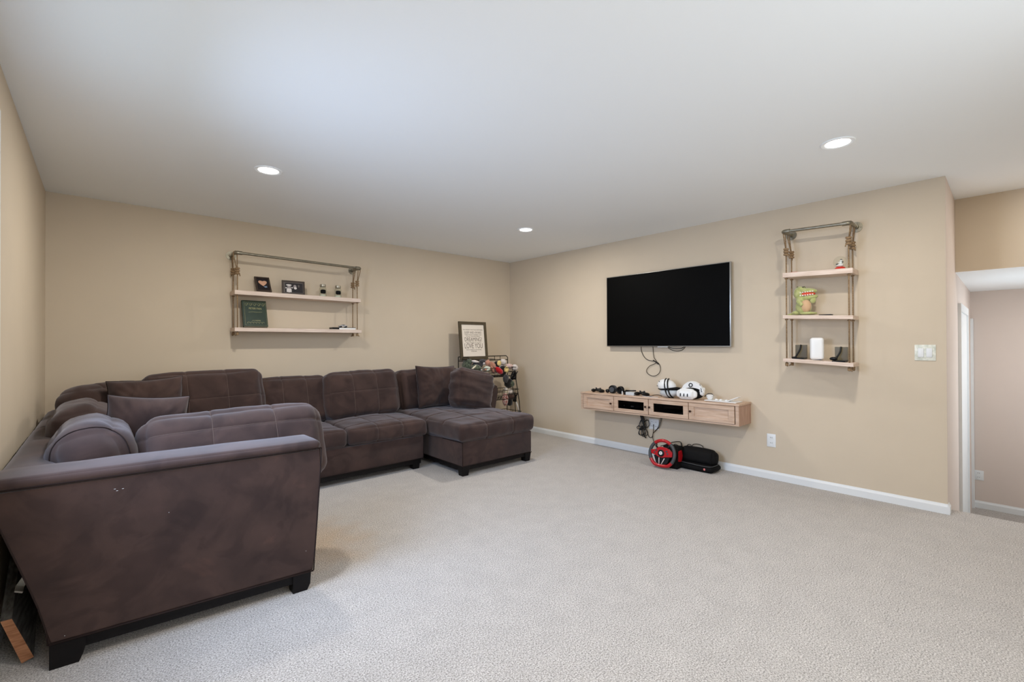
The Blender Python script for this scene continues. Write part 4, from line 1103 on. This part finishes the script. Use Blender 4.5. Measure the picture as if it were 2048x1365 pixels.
for k, (pts, mm_) in enumerate(((ell(-.042, .045, .024, .024), m_bw), ([(-.066, .024), (-.018, .024), (-.022, .060), (-.062, .060)], m_bw), (ell(-.042, .076, .018, .016), m_bwg), (ell(-.044, .096, .026, .008), m_bw), (ell(-.070, .066, .008, .006), m_bw), (ell(-.014, .070, .008, .006), m_bw),
                  (ell(.012, .082, .015, .019), m_bwg), (ell(.016, .066, .014, .012), m_bw), (ell(.048, .090, .008, .014), m_mat))):
    bm = B(); flat(bm, pts, bs, -.0118-.0007*k); obj('photo_detail', bm, mm_, pr)
m_lid = mat('jar_lid_grey', (168, 162, 146), .35, metal=.6)
def ell(cx, cz, rx, rz, n=14): return [(cx+rx*math.cos(2*PI*i/n), cz+rz*math.sin(2*PI*i/n)) for i in range(n)]
def jar(label, x):
    z = 1.745-.008*(x-.925)/1.212+.0008
    r = root('glass_jar', label, 'jar', (x, 4.935, z), group=None)
    b_ = xf((x, 4.935, z))
    bm = B(); lathe(bm, [(0, .001), (.031, .001), (.035, .008), (.036, .085), (.031, .098), (.027, .104), (.027, .115), (.0255, .115), (.0255, .103), (.029, .096), (.0335, .085), (.0325, .009), (.029, .004), (0, .004)], 32, mtx=b_); obj('glass_body', bm, m_glass, r, smooth=SM)
    bm = B(); lathe(bm, [(.0275, .106), (.030, .108), (.030, .128), (.0285, .130), (0, .130), (0, .128), (.0275, .127)], 32, mtx=b_); obj('lid', bm, m_lid, r, smooth=SM)
    bm = B()
    pts = []
    n = 14; rows = []
    for i in range(n+1):
        a = -PI/2-.25+(-.75+1.5*i/n); hh = .021*(1-(abs(2*i/n-1))**4*.4)
        rows.append([bm.verts.new((x+.0368*math.cos(a), 4.935+.0368*math.sin(a), z+.052+s*hh)) for s in (-1, 1)]+[bm.verts.new((x+.0376*math.cos(a), 4.935+.0376*math.sin(a), z+.052+s*hh)) for s in (1, -1)])
    for A, C in zip(rows, rows[1:]):
        for k in range(4): bm.faces.new((A[k], A[(k+1) % 4], C[(k+1) % 4], C[k]))
    bm.faces.new(rows[0]); bm.faces.new(rows[-1])
    obj('label_sticker', bm, m_blackm, r)
    bm = B(); lathe(bm, [(0, .005), (.0305, .005), (.0305, .018+.004*math.sin(x*40)), (0, .030)], 20, mtx=b_); obj('contents', bm, mat('pale_jar_contents', (214, 214, 200), .8), r, smooth=SM)
jar('glass jar with black label, left one of the pair on the upper left shelf', 1.752)
jar('glass jar with black label, right one of the pair on the upper left shelf', 1.912)
# green story book
m_green = mat('green_book_cloth', (34, 52, 40), .5, var=.1, vscale=30)
m_gold = mat('gold_foil', (164, 160, 112), .4, metal=.3)
m_page = mat('book_pages', (214, 204, 180), .8)
bs = xf((1.108, 4.905, 1.400), (0, 0, 0)) @ xf((0, 0, 0), (-.34, 0, 0))
bk = root('story_book', 'dark green book with gold print standing on the lower left shelf', 'book', (1.108, 4.925, 1.3965))
bm = B(); box(bm, -.104, .104, -.030, -.026, 0, .268, .001, mtx=bs); box(bm, -.104, .104, 0, .004, 0, .268, .001, mtx=bs); box(bm, -.107, -.100, -.030, .004, 0, .268, .002, mtx=bs); obj('cover', bm, m_green, bk)
bm = B(); box(bm, -.100, .100, -.026, 0, .004, .264, mtx=bs); obj('pages', bm, m_page, bk)
def onbook(u, v): return bs @ Vector((u, -.0306, v))
bm = B(); tube(bm, [onbook(*p) for p in ((-.088, .012), (.096, .012), (.096, .255), (-.088, .255))], .0009, 4, closed=True)
obj('gold_border', bm, m_gold, bk)
bm = B()
for k in range(5):
    cx = -.07+.036*k
    tube(bm, [onbook(cx+.015*math.cos(a)*(1-a/9), .225+.016*math.sin(a)*(1-a/12)) for a in [i*.6 for i in range(12)]], .0011, 4)
    tube(bm, [onbook(cx, .21), onbook(cx+.012, .232), onbook(cx+.02, .242)], .001, 4)
for k in range(6):
    cx = -.062+.025*k
    tube(bm, [onbook(cx+.010*math.cos(a), .036+.009*math.sin(a)) for a in [i*.7 for i in range(7)]], .0011, 4)
tube(bm, [onbook(-.055, .145), onbook(-.02, .150), onbook(.02, .147), onbook(.062, .151)], .0012, 4, smooth=4)
obj('gold_ornament', bm, m_gold, bk)
def book_text(s, size, u, v, sx=1): text(s, size, bs @ Matrix.Translation((u, -.0303, v)) @ Matrix.Rotation(PI/2, 4, 'X'), m_gold, bk, sx=sx)
book_text('PETER PAN', .027, .004, .184, .82); book_text('AND OTHER STORIES', .013, .006, .163, .9) if False else None
text('J. M. BARRIE', .014, bs @ Matrix.Translation((.006, -.0303, .060)) @ Matrix.Rotation(PI/2, 4, 'X'), m_gold, bk)
# black and white boxed item with toy car on it
q = root('storage_box', 'flat black and white box at the right end of the lower left shelf', 'box', (1.965, 4.93, 1.3965))
bm = B(); box(bm, 1.835, 1.905, 4.88, 4.98, 1.3965, 1.418, .001); box(bm, 1.905, 2.085, 4.879, 4.981, 1.414, 1.4185); obj('black_end', bm, m_black, q)
bm = B(); box(bm, 1.905, 2.085, 4.88, 4.98, 1.3965, 1.414, .001); obj('white_side', bm, m_white, q)
q = root('toy_car', 'small silver toy car parked on the flat black and white box', 'toy car', (1.96, 4.92, 1.4185))
bm = B(); prism(bm, [(-.045, .010), (.045, .010), (.048, .018), (.030, .022), (.015, .032), (-.012, .033), (-.026, .023), (-.046, .020)], 1, -.018, .018); bm.transform(xf((1.96, 4.92, 1.4165)))
bmesh.ops.bevel(bm, geom=list(bm.edges), offset=.0015, segments=1, affect='EDGES'); obj('body', bm, mat('silver_car_paint', (190, 192, 196), .25, metal=.5), q, smooth=SM)
for dx in (-.028, .028):
    for dy in (-.018, .018):
        bm = B(); cyl(bm, (1.96+dx, 4.92+dy-.004, 1.427), (1.96+dx, 4.92+dy+.004, 1.427), .0085, n=14); obj('wheel', bm, m_black, q, smooth=SM)
bm = B(); box(bm, 1.949, 1.973, 4.9015, 4.9385, 1.441, 1.4475); obj('window', bm, m_black, q)

# ------------------------------------------------------------------ things on the right shelf
zb = lambda y, a, b_: a+(b_-a)*(1.352-y)/.49+.0008
y0 = .962; z = zb(y0, 1.832, 1.817)
q = root('snow_globe', 'clear snow globe with red base on the top board of the right shelf', 'snow globe', (4.41, y0, z))
bm = B(); lathe(bm, [(0, 0), (.040, 0), (.040, .008), (.032, .018), (.028, .022), (0, .022)], 32, mtx=xf((4.41, y0, z))); obj('base', bm, mat('red_globe_base', (200, 48, 36), .35), q, smooth=SM)
bm = B(); bmesh.ops.create_uvsphere(bm, u_segments=32, v_segments=20, radius=.047); bm.transform(xf((4.41, y0, z+.062))); obj('globe', bm, m_glass, q, smooth=PI)
bm = B(); blob(bm, (4.41, y0, z+.036), (.028, .028, .014), sub=2, amp=.3, seed=3); blob(bm, (4.405, y0-.004, z+.055), (.012, .013, .013), sub=2); blob(bm, (4.405, y0-.008, z+.072), .009, sub=2); obj('figure', bm, m_white, q, smooth=PI)
bm = B(); blob(bm, (4.395, y0+.016, z+.046), (.008, .010, .005), sub=2); cyl(bm, (4.405, y0-.008, z+.078), (4.405, y0-.008, z+.084), .007, n=10); blob(bm, (4.398, y0-.02, z+.060), (.004, .005, .006), sub=2); obj('figure_detail', bm, m_dgrey, q, smooth=PI)
y0 = 1.283; z = zb(y0, 1.832, 1.817)
bm = B(); box(bm, 4.36, 4.44, y0-.03, y0+.03, z, z+.006, .001); tag(obj('red_card', bm, mat('coral_red_card', (206, 84, 70), .6), loc=(4.40, y0, z)), 'flat coral red item on the left of the top board of the right shelf', 'card')
# dinosaur plush
m_dino = mat('green_plush', (186, 188, 128), .95, rgb2=(164, 170, 104), vscale=40, bump=.4, bscale=240, sheen=.5)
m_tan = mat('tan_plush', (206, 170, 132), .95, bump=.3, bscale=240, sheen=.4)
m_teeth = mat('white_felt', (240, 232, 220), .9); m_mouth = mat('red_felt', (204, 74, 50), .9)
m_spike = mat('dark_green_felt', (86, 98, 50), .9)
y0 = 1.225; z = zb(y0, 1.473, 1.448)
q = root('dinosaur_plush', 'green plush dinosaur with open toothy mouth sitting on the middle board of the right shelf', 'plush toy', (4.41, y0, z))
def dy(u, w, d=0): return (4.40+d, y0-u*1.14-.010, z+.003+w*1.10)     # u to the right in the photo
bm = B()
blob(bm, dy(-.002, .062), (.046, .060, .066), sub=3, amp=.06); blob(bm, dy(-.015, .118), (.038, .042, .050), sub=3)
blob(bm, dy(-.026, .168, .005), (.042, .046, .060), (.0, 0, 0), sub=3, amp=.06); blob(bm, dy(-.045, .020, .01), (.030, .042, .020), sub=3)
tube(bm, [dy(-.03, .03, .02), dy(-.065, .018, .03), dy(-.095, .010, .035), dy(-.118, .008, .035)], lambda t: .024*(1-t)+.004, 10, smooth=4)
obj('body', bm, m_dino, q, smooth=PI)
bm = B(); blob(bm, dy(.022, .184), (.040, .074, .024), (.10, 0, 0), sub=3, amp=.06); blob(bm, dy(-.018, .198), (.038, .036, .022), sub=3); obj('upper_jaw', bm, m_dino, q, smooth=PI)
bm = B(); blob(bm, dy(.026, .130), (.038, .074, .025), (-.14, 0, 0), sub=3, amp=.06); obj('lower_jaw', bm, m_dino, q, smooth=PI)
bm = B(); blob(bm, dy(.024, .158, -.004), (.036, .058, .020), sub=3); obj('mouth', bm, m_mouth, q, smooth=PI)
bm = B()
for k in range(6):
    u = -.014+.0155*k
    x, y, zz = dy(u, .170+.001*k, -.036); blob(bm, (x, y, zz), (.006, .0075, .006), sub=1)
    x, y, zz = dy(u, .147+.001*k, -.036); blob(bm, (x, y, zz), (.006, .0075, .007), sub=1)
obj('teeth', bm, m_teeth, q, smooth=SM)
bm = B(); blob(bm, dy(.016, .066, -.016), (.038, .040, .056), sub=3); obj('belly', bm, m_tan, q, smooth=PI)
bm = B(); tube(bm, [dy(-.03, .105, -.025), dy(-.012, .085, -.046), dy(.002, .070, -.052)], lambda t: .020-.006*t, 10, smooth=4); obj('arm', bm, m_dino, q, smooth=PI)
bm = B(); blob(bm, dy(.060, .108, -.01), (.020, .022, .026), (.4, 0, 0), sub=3); obj('arm', bm, m_dino, q, smooth=PI)
for d in (-.03, .02):
    bm = B(); blob(bm, dy(.030, .012, d), (.018, .058, .0125), sub=3); obj('leg', bm, m_dino, q, smooth=PI)
for k in range(3):
    bm = B(); blob(bm, dy(-.040+.022*k, .212-.002*k, .0), (.008, .008, .012), sub=2); obj('spike', bm, m_spike, q, smooth=PI)
bm = B(); blob(bm, dy(.0, .211, -.022), (.004, .006, .006), sub=2); obj('eye', bm, m_black, q, smooth=PI)
y0 = 1.05; z = zb(y0, 1.473, 1.448)
bm = B(); box(bm, 4.36, 4.41, y0-.04, y0+.05, z, z+.009, .003, 2)
tag(obj('remote_control', bm, m_black, smooth=SM, loc=(4.385, y0, z)), 'small flat dark remote beside the green plush dinosaur', 'remote')
# smoked acrylic chargers and the white router
def acrylic(label, y0, sgn, seed):
    z = zb(y0, 1.107, 1.078)
    r = root('charging_stand', label, 'stand', (4.41, y0, z))
    bm = B(); box(bm, 4.425, 4.437, y0-.044, y0+.044, z+.006, z+.118, .002); o_ = obj('back_plate', bm, m_smoke, r)
    bm = B(); box(bm, 4.33, 4.437, y0-.044, y0+.044, z, z+.009, .003); obj('base_plate', bm, m_black, r)
    bm = B(); tube(bm, [(4.42, y0-.0, z+.118), (4.405, y0+.002, z+.08), (4.395, y0+.020, z+.04), (4.385, y0+.032, z+.014)], .007, 8, smooth=4); obj('support_rod', bm, m_black, r, smooth=PI)
    bm = B()
    if sgn: blob(bm, (4.355, y0+.036, z+.024), (.018, .028, .0145), sub=3)
    else: tube(bm, [(4.36, y0+.05, z+.013), (4.345, y0+.035, z+.015), (4.345, y0+.01, z+.014)], .005, 6, smooth=3)
    obj('cradle', bm, m_black, r, smooth=PI)
acrylic('smoked acrylic stand left of the white router on the lowest board of the right shelf', 1.245, 0, 1)
acrylic('smoked acrylic stand with black puck right of the white router, beside the ropes', .962, 1, 2)
y0 = 1.124; z = zb(y0, 1.107, 1.078)
q = root('wifi_router', 'upright white rounded router in the middle of the lowest board of the right shelf', 'router', (4.41, y0, z))
s_ = Soft(.095, .062, .182, r=.020, bf=.002, bt=.001, bb=.001, wr=0); bm = s_.build(.015); bm.transform(xf((4.405, y0, z+.093), (0, .0, -PI/2+.15))); obj('shell', bm, m_white, q, smooth=PI)
bm = B(); box(bm, 4.385, 4.43, y0-.035, y0+.035, z, z+.006); obj('foot', bm, m_dgrey, q)

# ------------------------------------------------------------------ poster, wire rack and soft toys in the corner
m_wire = mat('black_wire', (30, 28, 26), .45, metal=.4)
RX0, RX1 = 3.45, 4.30
wr = root('wire_rack', 'three-tier black wire basket rack in the room corner behind the chaise', 'rack', (3.88, 4.7, 0))
bm = B()
YR = 4.87
tube(bm, [(RX0+.08, YR, .02), (RX0+.08, YR, .80), (RX0, YR, .86), (RX0, YR, 1.064)], .006, 8)
tube(bm, [(RX1-.02, YR, .02), (RX1, YR, .90), (RX1, YR, 1.045), (RX1-.03, YR, 1.066)], .006, 8)
tube(bm, [(3.54, 4.56, .02), (3.53, 4.60, .80)], .006, 8)
tube(bm, [(4.255, 4.54, .02), (4.235, 4.56, .45), (4.19, 4.60, .86)], .006, 8)
tube(bm, [(4.285, 4.66, .02), (4.262, 4.68, .45), (4.225, 4.72, .80)], .005, 8)
tube(bm, [(RX0, YR, 1.066), (RX1-.03, YR, 1.066)], .006, 8)
tube(bm, [(RX0, YR, 1.012), (RX1, YR, 1.010)], .006, 8)
for x in (3.84, 4.06, 4.16): tube(bm, [(x, YR, 1.066), (x, YR, 1.010)], .004, 6)
obj('frame', bm, m_wire, wr, smooth=SM)
for zf, dep, xa, xb in ((.80, .27, 3.46, 4.16), (.50, .29, 3.54, 4.19), (.20, .31, 3.55, 4.22)):
    bm = B(); yb = 4.85; yf2 = yb-dep; x0, x1 = xa, xb
    for zz, e in ((zf, 0), (zf+.06, .01), (zf+.12, .02)):
        tube(bm, [(x0, yb, zz), (x1+e, yb, zz), (x1+e, yf2-e, zz), (x0, yf2-e, zz)], .004, 6, closed=True)
    n = 14
    for i in range(n+1):
        x = x0+(x1-x0)*i/n
        tube(bm, [(x, yb, zf+.12), (x, yb, zf), (x, yf2, zf), (x, yf2-.02, zf+.12)], .002, 4)
    for i in range(6):
        y = yf2+dep*i/6
        tube(bm, [(x0, y, zf+.12), (x0, y, zf), (x1, y, zf), (x1+.02, y, zf+.12)], .002, 4)
    obj('basket', bm, m_wire, wr)
for zf in (.80, .50):
    bm = B(); tube(bm, [(4.16, 4.58, zf-.03), (4.215, 4.57, zf+.06), (4.19, 4.60, zf+.07), (4.13, 4.60, zf-.02)], .007, 6, closed=True); obj('handle', bm, m_wire, wr, smooth=SM)
    bm = B(); prism(bm, [(4.56, zf-.05), (4.62, zf-.05), (4.62, zf+.05), (4.56, zf+.05)], 0, 4.17, 4.185); obj('end_plate', bm, m_wire, wr)
# poster
m_olive = mat('olive_brown_frame', (74, 64, 46), .55, var=.1, vscale=30)
m_paper = mat('cream_poster_paper', (222, 212, 198), .7)
m_ink = mat('grey_brown_ink', (110, 100, 88), .8)
ps, bs, pr = picture('framed typographic poster reading LOVE YOU, standing on the wire rack top', .445, .495, (3.650, 4.80, 1.032), .10, 0.0, (m_paper,), None, t=.022, fw_=.038, mframe=m_olive, nm='framed_poster', paper=m_paper)
def pt(s, size, v, sx): text(s, size, bs @ Matrix.Translation((.0, -.0126, v)) @ Matrix.Rotation(PI/2, 4, 'X'), m_ink, pr, sx=sx)
pt('YOU KNOW THAT PLACE BETWEEN', .020, .388, .98); pt('SLEEP AND AWAKE', .042, .352, .76); pt('THAT PLACE WHERE YOU', .023, .322, 1.02)
pt('STILL REMEMBER', .016, .301, 1.9); pt('DREAMING?', .074, .260, .72); pt("THAT'S WHERE I'LL ALWAYS", .018, .221, 1.12)
pt('LOVE YOU', .094, .174, .66); pt("THAT'S WHERE I'LL BE WAITING", .018, .125, .98); pt('PETER PAN', .020, .104, .9)
# a pair of narrow ledge wires the poster stands on
bm = B(); tube(bm, [(3.45, 4.77, 1.028), (3.98, 4.77, 1.028)], .003, 6); tube(bm, [(3.45, 4.82, 1.028), (3.98, 4.82, 1.028)], .003, 6)
for x in (3.45, 3.98): tube(bm, [(x, 4.76, 1.028), (x, 4.87, 1.028)], .003, 6)
tube(bm, [(3.44, 4.76, 1.028), (3.44, 4.76, 1.062), (3.52, 4.76, 1.062), (3.535, 4.76, 1.048), (3.535, 4.76, 1.028)], .004, 6)
obj('ledge', bm, m_wire, wr, smooth=SM)

def fuzzy(name, c1_, c2_=None, sc=30): return mat(name, c1_, .95, rgb2=c2_ or tuple(max(0, v-18) for v in c1_), vscale=sc, bump=.4, bscale=200, sheen=.4)
m_camo = fuzzy('green_pattern_plush', (96, 104, 84), (52, 58, 46), 45); m_gp = fuzzy('dark_grey_plush', (62, 60, 62)); m_wp = fuzzy('white_plush', (226, 218, 212), (206, 196, 190))
m_bear = fuzzy('rosy_brown_plush', (184, 132, 110)); m_rp = fuzzy('red_plush', (184, 22, 32)); m_yp = fuzzy('pale_yellow_face', (226, 200, 132)); m_bp = fuzzy('black_plush', (30, 28, 30))
m_mint = fuzzy('mint_white_plush', (206, 212, 196)); m_rpat = fuzzy('red_white_pattern_plush', (150, 40, 38), (214, 196, 186), 60); m_brp = fuzzy('dark_brown_plush', (84, 62, 54)); m_cream = fuzzy('cream_plush', (226, 214, 190))
def toy(label, base, parts, name='plush_toy'):
    r = root(name, label, 'plush toy', base, group='soft toys in the corner rack')
    for nm, mm_, bl in parts:
        bm = B()
        for i, (c, rr, rot) in enumerate(bl): blob(bm, c, rr, rot, amp=.18, fr=7, sub=3, seed=c[0]*10+i)
        obj(nm, bm, mm_, r, smooth=PI)
    return r
Y = 4.72
toy('green camouflage-patterned soft toy at the left of the top basket', (3.46+.06, Y, .86), [('body', m_camo, [((3.53, Y+.08, .945), (.055, .07, .085), (0, 0, 0))]), ('head', m_camo, [((3.545, Y+.04, 1.005), (.04, .04, .036), (0, 0, 0))])])
toy('olive green soft toy with small white nose in front of the camouflage one', (3.60, 4.62, .86), [('body', m_camo, [((3.57, 4.64, .915), (.08, .05, .055), (0, .3, 0))]), ('nose', m_wp, [((3.605, 4.582, .903), .012, (0, 0, 0))]), ('paw', m_cream, [((3.50, 4.61, .935), (.05, .012, .010), (0, -.6, 0))])])
toy('dark grey soft toy with white muzzle beneath the poster', (3.70, 4.72, .86), [('body', m_gp, [((3.68, 4.76, .955), (.075, .05, .05), (0, 0, 0))]), ('head', m_gp, [((3.745, 4.74, 1.0), (.045, .045, .035), (0, 0, 0))]), ('muzzle', m_wp, [((3.735, 4.695, .975), (.016, .014, .018), (0, 0, 0)), ((3.61, 4.72, 1.005), (.06, .03, .018), (0, .2, 0))])])
toy('mint-white soft toy with pink ribbon low in the top basket', (3.68, 4.58, .86), [('body', m_mint, [((3.70, 4.59, .915), (.05, .035, .034), (0, 0, 0))]), ('ribbon', m_bear, [((3.655, 4.565, .91), (.02, .01, .016), (0, 0, 0))])])
toy('rosy brown teddy bear sprawled under the right edge of the poster', (3.80, 4.66, .86), [('body', m_bear, [((3.845, 4.68, .950), (.065, .05, .048), (0, .3, 0))]), ('head', m_bear, [((3.745, 4.63, .985), (.036, .036, .040), (0, 0, 0))]), ('leg', m_bear, [((3.815, 4.62, .895), (.022, .025, .055), (0, -.5, 0))]), ('leg', m_bear, [((3.88, 4.64, .90), (.020, .025, .05), (0, -.4, 0))]), ('ear', m_bear, [((3.755, 4.63, 1.020), .013, (0, 0, 0))])])
toy('bright red soft toy bundle hanging over the basket front', (3.86, 4.56, .80), [('body', m_rp, [((3.875, 4.56, .885), (.070, .04, .036), (0, .65, 0))])])
toy('pale yellow-faced soft toy with black hood, upper of two', (3.98, 4.70, .86), [('hood', m_bp, [((3.972, 4.73, .945), (.045, .045, .055), (0, .3, 0))]), ('face', m_yp, [((3.975, 4.672, .975), (.034, .022, .038), (0, .3, 0))])])
toy('pale yellow-faced soft toy with black hood, lower and larger of two', (4.02, 4.62, .86), [('hood', m_bp, [((4.01, 4.64, .875), (.052, .045, .068), (0, -.2, 0))]), ('face', m_yp, [((4.025, 4.582, .890), (.038, .022, .044), (0, 0, 0))])])
toy('white round pom-pom soft toy topmost at the back of the rack', (4.11, 4.78, .86), [('body', m_wp, [((4.11, 4.80, .93), (.05, .05, .055), (0, 0, 0))]), ('head', m_wp, [((4.112, 4.75, .985), (.044, .044, .042), (0, 0, 0))])])
toy('fluffy white and pink ball soft toy hanging over the right end of the top basket', (4.24, 4.68, .86), [('head', m_wp, [((4.262, 4.68, .905), (.050, .046, .045), (0, 0, 0))]), ('body', fuzzy('pale_pink_plush', (226, 196, 186)), [((4.185, 4.70, .925), (.055, .045, .036), (0, .25, 0))])])
toy('grey soft toy below the yellow faces at the basket side', (4.0, 4.56, .74), [('body', m_gp, [((3.99, 4.555, .775), (.045, .03, .055), (0, .2, 0))])])
toy('dark green and black soft toy between the two upper baskets', (4.14, 4.70, .60), [('body', m_bp, [((4.13, 4.66, .70), (.07, .05, .065), (0, .4, 0))]), ('belly', m_camo, [((4.16, 4.62, .69), (.04, .02, .04), (0, 0, 0))]), ('tail', m_bp, [((4.22, 4.66, .80), (.04, .03, .07), (0, .5, 0))])])
toy('white fluffy soft toy in the second basket, left of the hatted one', (4.06, 4.64, .52), [('body', m_cream, [((4.06, 4.64, .595), (.038, .04, .045), (0, 0, 0))]), ('head', m_wp, [((4.045, 4.62, .625), (.025, .025, .025), (0, 0, 0))])])
toy('soft toy with round white hat and brown face in the second basket', (4.14, 4.64, .46), [('hat', m_wp, [((4.135, 4.64, .585), (.046, .046, .034), (0, 0, 0))]), ('face', m_brp, [((4.14, 4.62, .520), (.052, .045, .045), (0, 0, 0))]), ('body', m_bp, [((4.13, 4.64, .44), (.04, .04, .05), (0, 0, 0))])])
toy('red and white patterned soft toy in the second basket beside the sofa arm', (4.03, 4.62, .42), [('body', m_rpat, [((4.03, 4.615, .49), (.042, .04, .085), (0, 0, 0))])])
bm = B(); tube(bm, [(4.20, 4.62, .52), (4.235, 4.60, .40), (4.26, 4.59, .30)], .008, 8)
tag(obj('white_rod', bm, m_white, smooth=PI, loc=(4.26, 4.59, .30)), 'thin white rod sticking down at the right side of the wire rack', 'rod')

for o in bpy.data.objects:
    if o.type == 'MESH' and o.name.split('.')[0] in STUFF: o['kind'] = 'stuff'
